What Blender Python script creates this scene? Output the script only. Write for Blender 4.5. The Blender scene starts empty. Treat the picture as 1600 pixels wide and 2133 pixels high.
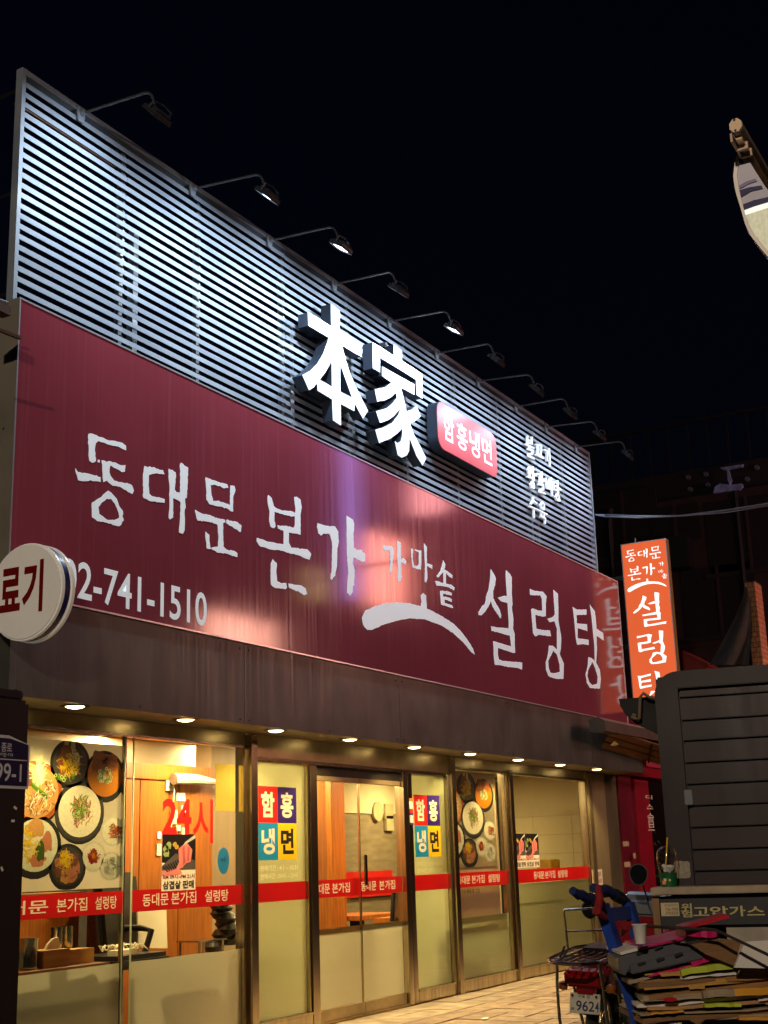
import bpy, bmesh, math, random
from mathutils import Vector, Matrix, noise
random.seed(7)
SC = bpy.context.scene
COL = SC.collection
# ------------------------------------------------------------------ camera
CF = 2742.8447                                   # focal length in pixels of a 1600 px wide frame
PITCH, ROLL, YAW = .2587, -.0319, .508           # yaw is counted from +X (along the shop front) towards +Y (into the shop)
CAM = Vector((-5.9639, -5.9777, 1.3835))
FW = Vector((math.cos(PITCH)*math.cos(YAW), math.cos(PITCH)*math.sin(YAW), math.sin(PITCH)))
_r = Vector((math.sin(YAW), -math.cos(YAW), 0)); _u = _r.cross(FW)
RT = _r*math.cos(ROLL) + _u*math.sin(ROLL); UP = -_r*math.sin(ROLL) + _u*math.cos(ROLL)
cd = bpy.data.cameras.new('camera'); cam = bpy.data.objects.new('camera', cd); COL.objects.link(cam)
cd.sensor_fit = 'HORIZONTAL'; cd.sensor_width = 36; cd.lens = 36*CF/1600
cd.clip_start = .05; cd.clip_end = 500
cam.matrix_world = Matrix(((RT.x, UP.x, -FW.x, CAM.x), (RT.y, UP.y, -FW.y, CAM.y), (RT.z, UP.z, -FW.z, CAM.z), (0, 0, 0, 1)))
SC.camera = cam
# ------------------------------------------------------------------ night sky, exposure
wd = bpy.data.worlds.new('World'); SC.world = wd; wd.use_nodes = True
nt = wd.node_tree; nt.nodes.clear()
sky = nt.nodes.new('ShaderNodeTexSky'); sky.sky_type = 'NISHITA'; sky.sun_disc = False
sky.sun_elevation = math.radians(-3); sky.sun_rotation = math.radians(200)
bg = nt.nodes.new('ShaderNodeBackground'); bg.inputs['Strength'].default_value = .045
wo = nt.nodes.new('ShaderNodeOutputWorld')
tn = nt.nodes.new('ShaderNodeMix'); tn.data_type = 'RGBA'; tn.blend_type = 'MULTIPLY'; tn.inputs['Factor'].default_value = 1; tn.inputs[7].default_value = (.30, .42, 1, 1)
nt.links.new(sky.outputs['Color'], tn.inputs[6]); nt.links.new(tn.outputs[2], bg.inputs['Color']); nt.links.new(bg.outputs[0], wo.inputs['Surface'])
vs = SC.view_settings; vs.view_transform = 'Standard'; vs.look = 'None'; vs.exposure = 0; vs.gamma = 1; vs.use_curve_mapping = False
SC.render.engine = 'CYCLES'
cy = SC.cycles; cy.use_denoising = True; cy.max_bounces = 8; cy.diffuse_bounces = 4; cy.glossy_bounces = 4
cy.transmission_bounces = 6; cy.transparent_max_bounces = 12; cy.sample_clamp_indirect = 6; cy.caustics_reflective = False; cy.caustics_refractive = False
# ------------------------------------------------------------------ where a point of the photograph lies in the place
def ray(px, py): return FW + RT*((px-800)/CF) + UP*((1066.5-py)/CF)
def fy(px, py, y=0.): d = ray(px, py); return CAM + d*((y-CAM.y)/d.y)
def fz(px, py, z=0.): d = ray(px, py); return CAM + d*((z-CAM.z)/d.z)
def fx(px, py, x=0.): d = ray(px, py); return CAM + d*((x-CAM.x)/d.x)
def fd(px, py, d): return CAM + ray(px, py)*d
def fplane(px, py, O, N): d = ray(px, py); return CAM + d*((Vector(O)-CAM).dot(N)/d.dot(N))
# ------------------------------------------------------------------ materials
def lin(r, g, b):
    f = lambda c: (c/255/12.92 if c/255 <= .04045 else ((c/255+.055)/1.055)**2.4)
    return (f(r), f(g), f(b), 1)
MATS = {}
def mat(name, col, rough=.6, metal=0., var=.15, scale=8., stretch=(1, 1, 1), bump=0., col2=None, spec=.5, coat=0., emit=None, estr=0., sheen=0.):
    """Principled material whose colour wanders with a noise field in object space."""
    if name in MATS: return MATS[name]
    m = bpy.data.materials.new(name); m.use_nodes = True; t = m.node_tree; N = t.nodes; L = t.links
    b = N['Principled BSDF']
    mp = N.new('ShaderNodeMapping'); mp.inputs['Scale'].default_value = stretch
    nz = N.new('ShaderNodeTexNoise'); nz.inputs['Scale'].default_value = scale; nz.inputs['Detail'].default_value = 6
    tc = N.new('ShaderNodeNewGeometry'); L.new(tc.outputs['Position'], mp.inputs['Vector']); L.new(mp.outputs[0], nz.inputs['Vector'])
    mx = N.new('ShaderNodeMix'); mx.data_type = 'RGBA'
    c = tuple(col[:3]); d = tuple(col2[:3]) if col2 else tuple(x*(1-var) for x in c)
    a = c if col2 else tuple(min(1, x*(1+var*.6)) for x in c)
    mx.inputs[6].default_value = (*a, 1); mx.inputs[7].default_value = (*d, 1)
    rp = N.new('ShaderNodeMapRange'); rp.inputs['From Min'].default_value = .3; rp.inputs['From Max'].default_value = .7
    L.new(nz.outputs['Fac'], rp.inputs['Value']); L.new(rp.outputs[0], mx.inputs['Factor'])
    L.new(mx.outputs[2], b.inputs['Base Color'])
    b.inputs['Metallic'].default_value = metal; b.inputs['Specular IOR Level'].default_value = spec
    rr = N.new('ShaderNodeMapRange'); rr.inputs['To Min'].default_value = max(0, rough-.06); rr.inputs['To Max'].default_value = min(1, rough+.08)
    L.new(nz.outputs['Fac'], rr.inputs['Value']); L.new(rr.outputs[0], b.inputs['Roughness'])
    b.inputs['Coat Weight'].default_value = coat
    if bump:
        bp = N.new('ShaderNodeBump'); bp.inputs['Strength'].default_value = bump; bp.inputs['Distance'].default_value = .01
        L.new(nz.outputs['Fac'], bp.inputs['Height']); L.new(bp.outputs[0], b.inputs['Normal'])
    if emit:
        L.new(mx.outputs[2], b.inputs['Emission Color']) if emit is True else None
        if emit is not True: b.inputs['Emission Color'].default_value = emit
        b.inputs['Emission Strength'].default_value = estr
    MATS[name] = m; return m
def nodes_of(m): return m.node_tree.nodes, m.node_tree.links, m.node_tree.nodes['Principled BSDF']
def wood(name, c1, c2, rough=.45, axis=2, scale=3.):
    if name in MATS: return MATS[name]
    st = [14, 14, 14]; st[axis] = .9
    m = mat(name, c1, rough, 0, scale=scale, stretch=st, col2=c2, bump=.15)
    return m
def glass(name, tint=(.93, .96, .9), rough=.02, refl=1.0):
    if name in MATS: return MATS[name]
    m = bpy.data.materials.new(name); m.use_nodes = True; t = m.node_tree; N = t.nodes; L = t.links; N.clear()
    o = N.new('ShaderNodeOutputMaterial'); tr = N.new('ShaderNodeBsdfTransparent'); gl = N.new('ShaderNodeBsdfGlossy'); mx = N.new('ShaderNodeMixShader')
    lw = N.new('ShaderNodeLayerWeight'); lw.inputs['Blend'].default_value = .5
    pw = N.new('ShaderNodeMath'); pw.operation = 'POWER'; pw.inputs[1].default_value = 5.; L.new(lw.outputs['Facing'], pw.inputs[0])
    fr = N.new('ShaderNodeMapRange'); fr.inputs['To Min'].default_value = .055; fr.inputs['To Max'].default_value = 1.; L.new(pw.outputs[0], fr.inputs['Value'])
    nz = N.new('ShaderNodeTexNoise'); nz.inputs['Scale'].default_value = 3.
    ml = N.new('ShaderNodeMath'); ml.operation = 'MULTIPLY'; ml.inputs[1].default_value = refl
    mr = N.new('ShaderNodeMapRange'); mr.inputs['To Min'].default_value = rough; mr.inputs['To Max'].default_value = rough+.05
    L.new(nz.outputs['Fac'], mr.inputs['Value']); L.new(mr.outputs[0], gl.inputs['Roughness'])
    tr.inputs['Color'].default_value = (*tint, 1)
    L.new(fr.outputs[0], ml.inputs[0]); L.new(ml.outputs[0], mx.inputs['Fac']); L.new(tr.outputs[0], mx.inputs[1]); L.new(gl.outputs[0], mx.inputs[2]); L.new(mx.outputs[0], o.inputs['Surface'])
    MATS[name] = m; return m
def frosted(name, col, clear=.0):
    if name in MATS: return MATS[name]
    m = bpy.data.materials.new(name); m.use_nodes = True; t = m.node_tree; N = t.nodes; L = t.links; N.clear()
    o = N.new('ShaderNodeOutputMaterial'); a = N.new('ShaderNodeBsdfTranslucent'); b = N.new('ShaderNodeBsdfDiffuse'); mx = N.new('ShaderNodeMixShader'); mx.inputs[0].default_value = .22
    gl = N.new('ShaderNodeBsdfGlossy'); gl.inputs['Roughness'].default_value = .25; m2 = N.new('ShaderNodeMixShader'); m2.inputs[0].default_value = .05
    nz = N.new('ShaderNodeTexNoise'); nz.inputs['Scale'].default_value = 1.4; nz.inputs['Detail'].default_value = 5
    tc = N.new('ShaderNodeTexCoord'); L.new(tc.outputs['Object'], nz.inputs['Vector'])
    mc = N.new('ShaderNodeMix'); mc.data_type = 'RGBA'; mc.inputs[6].default_value = (*col[:3], 1); mc.inputs[7].default_value = (*[x*.82 for x in col[:3]], 1)
    L.new(nz.outputs['Fac'], mc.inputs['Factor']); L.new(mc.outputs[2], a.inputs['Color']); L.new(mc.outputs[2], b.inputs['Color'])
    L.new(a.outputs[0], mx.inputs[1]); L.new(b.outputs[0], mx.inputs[2]); L.new(mx.outputs[0], m2.inputs[1]); L.new(gl.outputs[0], m2.inputs[2]); L.new(m2.outputs[0], o.inputs['Surface'])
    MATS[name] = m; return m
def glow(name, col, strength, var=.08, scale=6.):
    if name in MATS: return MATS[name]
    m = bpy.data.materials.new(name); m.use_nodes = True; t = m.node_tree; N = t.nodes; L = t.links; N.clear()
    o = N.new('ShaderNodeOutputMaterial'); e = N.new('ShaderNodeEmission'); e.inputs['Strength'].default_value = strength
    nz = N.new('ShaderNodeTexNoise'); nz.inputs['Scale'].default_value = scale
    mc = N.new('ShaderNodeMix'); mc.data_type = 'RGBA'; mc.inputs[6].default_value = (*col[:3], 1); mc.inputs[7].default_value = (*[x*(1-var) for x in col[:3]], 1)
    L.new(nz.outputs['Fac'], mc.inputs['Factor']); L.new(mc.outputs[2], e.inputs['Color']); L.new(e.outputs[0], o.inputs['Surface'])
    MATS[name] = m; return m
# ------------------------------------------------------------------ geometry helpers
class MB:
    """collects shapes; .build makes ONE mesh object"""
    def __init__(s): s.v = []; s.f = []; s.m = []
    def add(s, vs, fs, mi=0):
        k = len(s.v); s.v += [tuple(p) for p in vs]; s.f += [tuple(i+k for i in f) for f in fs]; s.m += [mi]*len(fs); return s
    def box(s, x0, x1, y0, y1, z0, z1, mi=0):
        v = [(x, y, z) for x in (x0, x1) for y in (y0, y1) for z in (z0, z1)]
        return s.add(v, [(0, 1, 3, 2), (4, 6, 7, 5), (0, 4, 5, 1), (2, 3, 7, 6), (0, 2, 6, 4), (1, 5, 7, 3)], mi)
    def obox(s, c, size, R=None, mi=0):
        a, b, d = [q/2 for q in size]; R = R or Matrix.Identity(3); c = Vector(c)
        v = [c + R @ Vector((x, y, z)) for x in (-a, a) for y in (-b, b) for z in (-d, d)]
        return s.add(v, [(0, 1, 3, 2), (4, 6, 7, 5), (0, 4, 5, 1), (2, 3, 7, 6), (0, 2, 6, 4), (1, 5, 7, 3)], mi)
    def cyl(s, p0, p1, r0, r1=None, n=12, caps=True, mi=0):
        r1 = r0 if r1 is None else r1; p0 = Vector(p0); p1 = Vector(p1); a = (p1-p0).normalized()
        t = a.orthogonal().normalized(); b = a.cross(t)
        v = []
        for p, r in ((p0, r0), (p1, r1)):
            v += [p + (t*math.cos(2*math.pi*i/n)+b*math.sin(2*math.pi*i/n))*r for i in range(n)]
        f = [(i, (i+1) % n, n+(i+1) % n, n+i) for i in range(n)]
        if caps: f += [tuple(range(n-1, -1, -1)), tuple(range(n, 2*n))]
        return s.add(v, f, mi)
    def tube(s, pts, r, n=8, mi=0, closed=False):
        pts = [Vector(p) for p in pts]; rs = r if isinstance(r, (list, tuple)) else [r]*len(pts)
        v = []; m = len(pts); ref = None
        for i, p in enumerate(pts):
            if closed: d = pts[(i+1) % m]-pts[i-1]
            else: d = pts[min(i+1, m-1)]-pts[max(i-1, 0)]
            d = d.normalized() if d.length > 1e-9 else Vector((0, 0, 1))
            if ref is None: ref = d.orthogonal().normalized()
            ref = (ref - d*ref.dot(d)); ref = ref.normalized() if ref.length > 1e-6 else d.orthogonal().normalized()
            b = d.cross(ref)
            v += [p + (ref*math.cos(2*math.pi*k/n)+b*math.sin(2*math.pi*k/n))*rs[i] for k in range(n)]
        f = []
        for i in range(m if closed else m-1):
            j = (i+1) % m
            f += [(i*n+k, i*n+(k+1) % n, j*n+(k+1) % n, j*n+k) for k in range(n)]
        if not closed: f += [tuple(range(n-1, -1, -1)), tuple(range((m-1)*n, m*n))]
        return s.add(v, f, mi)
    def lathe(s, prof, c, n=20, mi=0):
        c = Vector(c); v = []
        for r, z in prof: v += [c + Vector((r*math.cos(2*math.pi*k/n), r*math.sin(2*math.pi*k/n), z)) for k in range(n)]
        f = []
        for i in range(len(prof)-1): f += [(i*n+k, i*n+(k+1) % n, (i+1)*n+(k+1) % n, (i+1)*n+k) for k in range(n)]
        f += [tuple(range(n-1, -1, -1)), tuple(range((len(prof)-1)*n, len(prof)*n))]
        return s.add(v, f, mi)
    def prism(s, poly, O, U, V, W, mi=0):
        """outline poly (u,v) extruded from 0 to W; U,V,W vectors"""
        O, U, V, W = map(Vector, (O, U, V, W)); n = len(poly)
        v = [O+U*a+V*b for a, b in poly] + [O+U*a+V*b+W for a, b in poly]
        f = [tuple(range(n-1, -1, -1)), tuple(range(n, 2*n))] + [(i, (i+1) % n, n+(i+1) % n, n+i) for i in range(n)]
        return s.add(v, f, mi)
    def build(s, name, mats, parent=None, smooth=False, bevel=0., world=True):
        me = bpy.data.meshes.new(name)
        off = ROOT.get(parent.name, Vector()) if (parent is not None and world) else Vector()
        me.from_pydata([tuple(Vector(p)-off) for p in s.v], [], s.f)
        ms = mats if isinstance(mats, (list, tuple)) else [mats]
        for m in ms: me.materials.append(m)
        if len(ms) > 1: me.polygons.foreach_set('material_index', s.m)
        bm = bmesh.new(); bm.from_mesh(me); bmesh.ops.recalc_face_normals(bm, faces=bm.faces)
        if bevel: bmesh.ops.bevel(bm, geom=list(bm.edges), offset=bevel, segments=2, affect='EDGES', clamp_overlap=True)
        bm.to_mesh(me); bm.free()
        if smooth: me.polygons.foreach_set('use_smooth', [True]*len(me.polygons)); me.set_sharp_from_angle(angle=math.radians(38))
        o = bpy.data.objects.new(name, me); COL.objects.link(o)
        if parent is not None: o.parent = parent; ROOT[o.name] = ROOT.get(parent.name, Vector()) if world else Vector()
        else: ROOT[o.name] = Vector()
        return o
ROOT = {}
def thing(name, label, cat, loc=(0, 0, 0), rot=(0, 0, 0), group=None):
    o = bpy.data.objects.new(name, None); COL.objects.link(o); o.empty_display_size = .1
    o.location = loc; o.rotation_euler = rot; o['label'] = label; o['category'] = cat
    if group: o['group'] = group
    ROOT[o.name] = Vector(loc); return o
def tag(o, label, cat, group=None):
    o['label'] = label; o['category'] = cat
    if group: o['group'] = group
    return o
def struct(o): o['kind'] = 'structure'; return o
def setorigin(o, loc):
    loc = Vector(loc); o.data.transform(Matrix.Translation(-loc)); o.location = loc; return o
def copy_tree(o, parent=None):
    c = o.copy(); COL.objects.link(c); c.parent = parent
    for ch in list(o.children): copy_tree(ch, c)
    return c
def lamp(name, kind, energy, col, parent, loc, direction=None, **kw):
    d = bpy.data.lights.new(name, kind); d.energy = energy; d.color = col
    for k, v in kw.items(): setattr(d, k, v)
    o = bpy.data.objects.new(name, d); COL.objects.link(o)
    off = ROOT.get(parent.name, Vector()) if parent is not None else Vector()
    o.parent = parent; o.location = Vector(loc)-off
    if direction is not None: o.rotation_euler = Vector(direction).to_track_quat('-Z', 'Y').to_euler()
    return o
# flat outlines (letters): filled with holes through a 2D curve
def fill_outline(polys, thick):
    cu = bpy.data.curves.new('outline', 'CURVE'); cu.dimensions = '2D'; cu.fill_mode = 'BOTH' if thick else 'FRONT'; cu.extrude = thick/2
    for pl in polys:
        sp = cu.splines.new('POLY'); sp.points.add(len(pl)-1); sp.use_cyclic_u = True
        for q, (a, b) in zip(sp.points, pl): q.co = (a, b, 0, 1)
    o = bpy.data.objects.new('outline', cu); me = bpy.data.meshes.new_from_object(o)
    vs = [tuple(v.co) for v in me.vertices]; fs = [tuple(p.vertices) for p in me.polygons]
    bpy.data.meshes.remove(me); bpy.data.objects.remove(o); bpy.data.curves.remove(cu)
    return vs, fs
def outline(polys, thick, O, U, V, mb=None, mi=0):
    """polys in (u,v); laid at O along U,V, standing `thick` proud along -(UxV)... outward normal = U x V"""
    U, V, O = Vector(U), Vector(V), Vector(O); Nn = U.cross(V)
    vs, fs = fill_outline(polys, thick)
    mb = mb or MB()
    mb.add([O+U*a+V*b+Nn*(c+thick/2) for a, b, c in vs], fs, mi); return mb
def rag(poly, step, amp, seed=0.):
    """roughen an outline as a brush or a hand cutter leaves it"""
    out = []; n = len(poly)
    for i in range(n):
        a = Vector(poly[i]); b = Vector(poly[(i+1) % n]); d = b-a; L = d.length
        k = max(1, int(L/step)); nn = Vector((-d.y, d.x))/max(L, 1e-9)
        for j in range(k):
            p = a+d*(j/k); q = noise.noise(Vector((p.x/step*.9, p.y/step*.9, seed)))*amp
            out.append(tuple(p+nn*q))
    return out
TXT = {}
def text_geo(body, bold=0.):
    key = (body, bold)
    if key not in TXT:
        cu = bpy.data.curves.new('text', 'FONT'); cu.body = body; cu.resolution_u = 4; cu.offset = bold; cu.space_line = 1.0
        o = bpy.data.objects.new('text', cu); me = bpy.data.meshes.new_from_object(o)
        vs = [tuple(v.co) for v in me.vertices]; fs = [tuple(p.vertices) for p in me.polygons]
        x0 = min(v[0] for v in vs); x1 = max(v[0] for v in vs); y0 = min(v[1] for v in vs); y1 = max(v[1] for v in vs)
        TXT[key] = ([((a-x0)/(x1-x0), (b-y0)/(y1-y0)) for a, b, c in vs], fs)
        bpy.data.meshes.remove(me); bpy.data.objects.remove(o); bpy.data.curves.remove(cu)
    return TXT[key]
def text(body, O, U, V, bold=0., mb=None, mi=0):
    """flat lettering in the parallelogram O, O+U, O+V"""
    O, U, V = map(Vector, (O, U, V)); vs, fs = text_geo(body, bold); mb = mb or MB()
    mb.add([O+U*a+V*b for a, b in vs], fs, mi); return mb
def textf(body, l, b, r, t, y, bold=0., mb=None, mi=0, cy_=None):
    """lettering on a plane parallel to the shop front; extent given by points of the photograph (left/right at mid height, bottom/top at mid width)"""
    cx = (l[0]+r[0])/2
    X0 = fy(*l, y).x; X1 = fy(*r, y).x; Z0 = fy(*b, y).z; Z1 = fy(*t, y).z
    return text(body, (X0, y, Z0), (X1-X0, 0, 0), (0, 0, Z1-Z0), bold, mb, mi)
# ================================================================== measures of the shop front (metres)
LY = .165; GY = .46                     # louvre plane, glass plane (sign face is y = 0)
ZT, ZS1, ZS0, ZF, ZG = 6.8966, 5.0609, 3.0731, 2.442, .04
SL, SR, FL, FR, LR = -.0916, 11.4236, -.031, 11.941, 11.11
# ------------------------------------------------------------------ materials of the front
M_alu = mat('painted_aluminium', lin(136, 144, 154), .6, .05, .4, 1.7, (1, 1, 1.6), col2=lin(104, 113, 126))
M_alud = mat('grey_steel', lin(96, 98, 100), .45, .6, .3, 9.)
M_blk = mat('black_metal', lin(26, 27, 30), .5, .3, .3, 12.)
M_steel = mat('brushed_stainless', lin(190, 176, 146), .2, 1., .25, 20., (1, 1, .05), bump=.02)
M_steel2 = mat('scuffed_stainless', lin(176, 160, 124), .3, .85, .35, 3., (1.2, 1, 1.2), bump=.03)
M_white = mat('glowing_letter_white', lin(236, 240, 242), .4, 0, .05, 5., emit=lin(206, 216, 220), estr=.34)  # faint glow added so the letters stay evenly bright, as if backlit
M_dark = mat('dark_void', lin(14, 14, 15), .9, 0, .2, 3.)
# sign face: maroon film with rain streaks running down it
M_maroon = mat('maroon_sign_film', lin(134, 55, 66), .2, 0, .16, .8, spec=.45, emit=lin(150, 66, 80), estr=.05)  # weak glow added to the film as well
def streaks(m, amount=.35, light=lin(150, 92, 104), rlo=.12, rhi=.36):
    N, L, b = nodes_of(m)
    tc = N.new('ShaderNodeTexCoord'); mp = N.new('ShaderNodeMapping'); mp.inputs['Scale'].default_value = (9, 1, .14)
    nz = N.new('ShaderNodeTexNoise'); nz.inputs['Scale'].default_value = 3.2; nz.inputs['Detail'].default_value = 9; nz.inputs['Roughness'].default_value = .72
    L.new(tc.outputs['Object'], mp.inputs['Vector']); L.new(mp.outputs[0], nz.inputs['Vector'])
    mr = N.new('ShaderNodeMapRange'); mr.inputs['From Min'].default_value = .52; mr.inputs['From Max'].default_value = .78; mr.inputs['To Max'].default_value = amount
    L.new(nz.outputs['Fac'], mr.inputs['Value'])
    src = b.inputs['Base Color'].links[0].from_socket
    mx = N.new('ShaderNodeMix'); mx.data_type = 'RGBA'; mx.inputs[7].default_value = light
    L.new(src, mx.inputs[6]); L.new(mr.outputs[0], mx.inputs['Factor']); L.new(mx.outputs[2], b.inputs['Base Color'])
    rr = N.new('ShaderNodeMapRange'); rr.inputs['From Min'].default_value = .3; rr.inputs['From Max'].default_value = .75; rr.inputs['To Min'].default_value = rlo; rr.inputs['To Max'].default_value = rhi
    L.new(nz.outputs['Fac'], rr.inputs['Value']); L.new(rr.outputs[0], b.inputs['Roughness'])
streaks(M_maroon, .2, lin(172, 116, 128), .05, .16)
M_fascia = mat('weathered_metal_panel', lin(98, 99, 90), .4, .35, .3, 1.6, (1.6, 1, .7), col2=lin(60, 61, 54))
streaks(M_fascia, .5, lin(134, 128, 118), .3, .6)
def blotch(m, dark, sc=1.1, amt=.75):
    N, L, b = nodes_of(m); g = N.new('ShaderNodeNewGeometry'); nz = N.new('ShaderNodeTexNoise'); nz.inputs['Scale'].default_value = sc; nz.inputs['Detail'].default_value = 4
    L.new(g.outputs['Position'], nz.inputs['Vector']); mr = N.new('ShaderNodeMapRange'); mr.inputs['From Min'].default_value = .5; mr.inputs['From Max'].default_value = .68; mr.inputs['To Max'].default_value = amt; L.new(nz.outputs['Fac'], mr.inputs['Value'])
    src = b.inputs['Base Color'].links[0].from_socket; mx = N.new('ShaderNodeMix'); mx.data_type = 'RGBA'; mx.inputs[7].default_value = dark; L.new(src, mx.inputs[6]); L.new(mr.outputs[0], mx.inputs['Factor']); L.new(mx.outputs[2], b.inputs['Base Color'])
blotch(M_fascia, lin(54, 52, 48), 1.6)
# ------------------------------------------------------------------ louvre screen
lv = thing('louvre_screen', 'tall screen of horizontal pale aluminium louvre slats above the maroon sign', 'louvre screen', (0, LY, ZS1))
rnd = random.Random(3)
sl = MB()
sl.prism([(0, -.02), (.004, -.02), (.005, -.004), (.004, .019), (0, .019)], (0, 0, 0), (0, 1, 0), (0, 0, 1), (1, 0, 0))
first = None
zz = []
for k in range(22):
    zc = 6.786-.0787*k
    if zc < ZS1+.02: break
    zz.append(zc)
    cuts = [.035]+[c_+rnd.uniform(-.01, .01) for c_ in ((3.344, 6.868) if k % 2 == 0 else (1.137, 4.488, 8.04))]+[LR-.035]
    for a_, b_ in zip(cuts, cuts[1:]):
        if first is None: first = o = sl.build('slat', M_alu, lv, world=False)
        else: o = first.copy(); COL.objects.link(o)
        o.scale = (b_-a_-.004, 1, 1); o.location = (a_+.002, rnd.uniform(-.0015, .0015), zc-ZS1+rnd.uniform(-.0022, .0022))
        o.rotation_euler = (rnd.uniform(-.06, .06), rnd.uniform(-.0009, .0009), rnd.uniform(-.0006, .0006))
MB().box(0, .035, LY-.012, LY+.05, ZS1-.02, ZT).build('side_post', M_alu, lv)
MB().box(LR-.035, LR, LY-.012, LY+.05, ZS1-.02, ZT).build('side_post', M_alu, lv)
MB().box(.036, LR-.036, LY-.010, LY+.05, ZT-.045, ZT).build('top_rail', M_alu, lv)
for x in (1.137, 2.09, 3.344, 4.488, 5.668, 6.868, 8.04, 9.157, 10.1):
    p = MB().box(x-.02, x+.02, LY+.034, LY+.075, ZS1, ZT-.06)
    for z in zz: p.box(x-.012, x+.012, LY+.018, LY+.034, z+.012, z+.045)
    p.build('support_post', M_alud, lv)
for x in (1.62, 3.9, 5.03, 7.4, 9.6): MB().box(x-.03, x+.03, LY+.3, LY+.36, ZS1-.2, ZT-.5).build('rear_post', M_alud, lv)
MB().cyl((.04, LY+.09, 6.66), (1.1, LY+.09, 6.655), .012).build('cable_conduit', mat('rusty_conduit', lin(104, 74, 60), .7, .3), lv)
# the screen's return at the left end, seen edge on
rt_ = MB()
for k in range(8): rt_.box(-.012, 0, LY+.5, LY+.53, 6.62-.079*k, 6.66-.079*k)
rt_.box(-.012, 0, LY+.51, LY+.53, 5.2, 6.06)
rt_.build('side_return', M_alu, lv)
rb_ = MB().box(-.011, -.002, LY+.531, LY+.56, 5.1, 6.75)
for z_ in (5.15, 5.9, 6.7): rb_.box(-.011, -.002, LY+.051, LY+.531, z_, z_+.03)
rb_.build('side_frame', M_blk, lv)
# roof slab and parapet wall behind the screen
bld = thing('restaurant_building', 'single storey restaurant behind the maroon sign and louvre screen', 'building', (0, GY, ZG))
M_plaster = mat('grey_render', lin(70, 66, 62), .9, 0, .25, 3.)
MB().box(.0, 12.18, 4.6, 4.75, ZG, 3.1).build('rear_wall', M_plaster, bld)
MB().box(-.05, .06, .62, 4.6, ZG, 3.1).build('side_wall', M_plaster, bld)
MB().box(-.05, 12.2, .30, 4.75, 3.1, 3.25).build('roof', M_plaster, bld)
MB().box(.1, 12.18, .62, 4.58, ZG-.06, ZG+.03).build('floor', mat('brown_floor', lin(112, 92, 66), .4, 0, .2, 3.), bld)
MB().box(.07, 12.18, .53, 4.59, 2.52, 2.56).build('ceiling', mat('cream_ceiling', lin(214, 204, 180), .8, 0, .05, 3.), bld)
# ------------------------------------------------------------------ big maroon sign
sg = thing('shop_sign', 'long maroon sign board with white brush lettering below the louvre screen', 'sign', (SL, 0, ZS0))
MB().box(SL, SR, .004, .24, ZS0, ZS1).build('sign_box', mat('pale_side_panel', lin(150, 142, 126), .5, .4, .25, 2.), sg)
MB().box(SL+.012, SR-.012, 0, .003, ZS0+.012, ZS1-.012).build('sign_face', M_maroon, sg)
fr = MB(); t_ = .012
fr.box(SL, SR, -.006, .0035, ZS1-t_, ZS1); fr.box(SL, SR, -.006, .0035, ZS0, ZS0+t_); fr.box(SL, SL+t_, -.006, .0035, ZS0+t_, ZS1-t_); fr.box(SR-t_, SR, -.006, .0035, ZS0+t_, ZS1-t_)
fr.build('trim', mat('bright_trim', lin(205, 200, 205), .3, .7, .1, 4.), sg)
for x, z in ((SL, ZS1-.1), (SL, ZS1-.9), (SL, ZS0+.3)): MB().cyl((x-.002, .09, z), (x+.002, .09, z), .008, n=8).build('screw', M_blk, sg)
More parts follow.
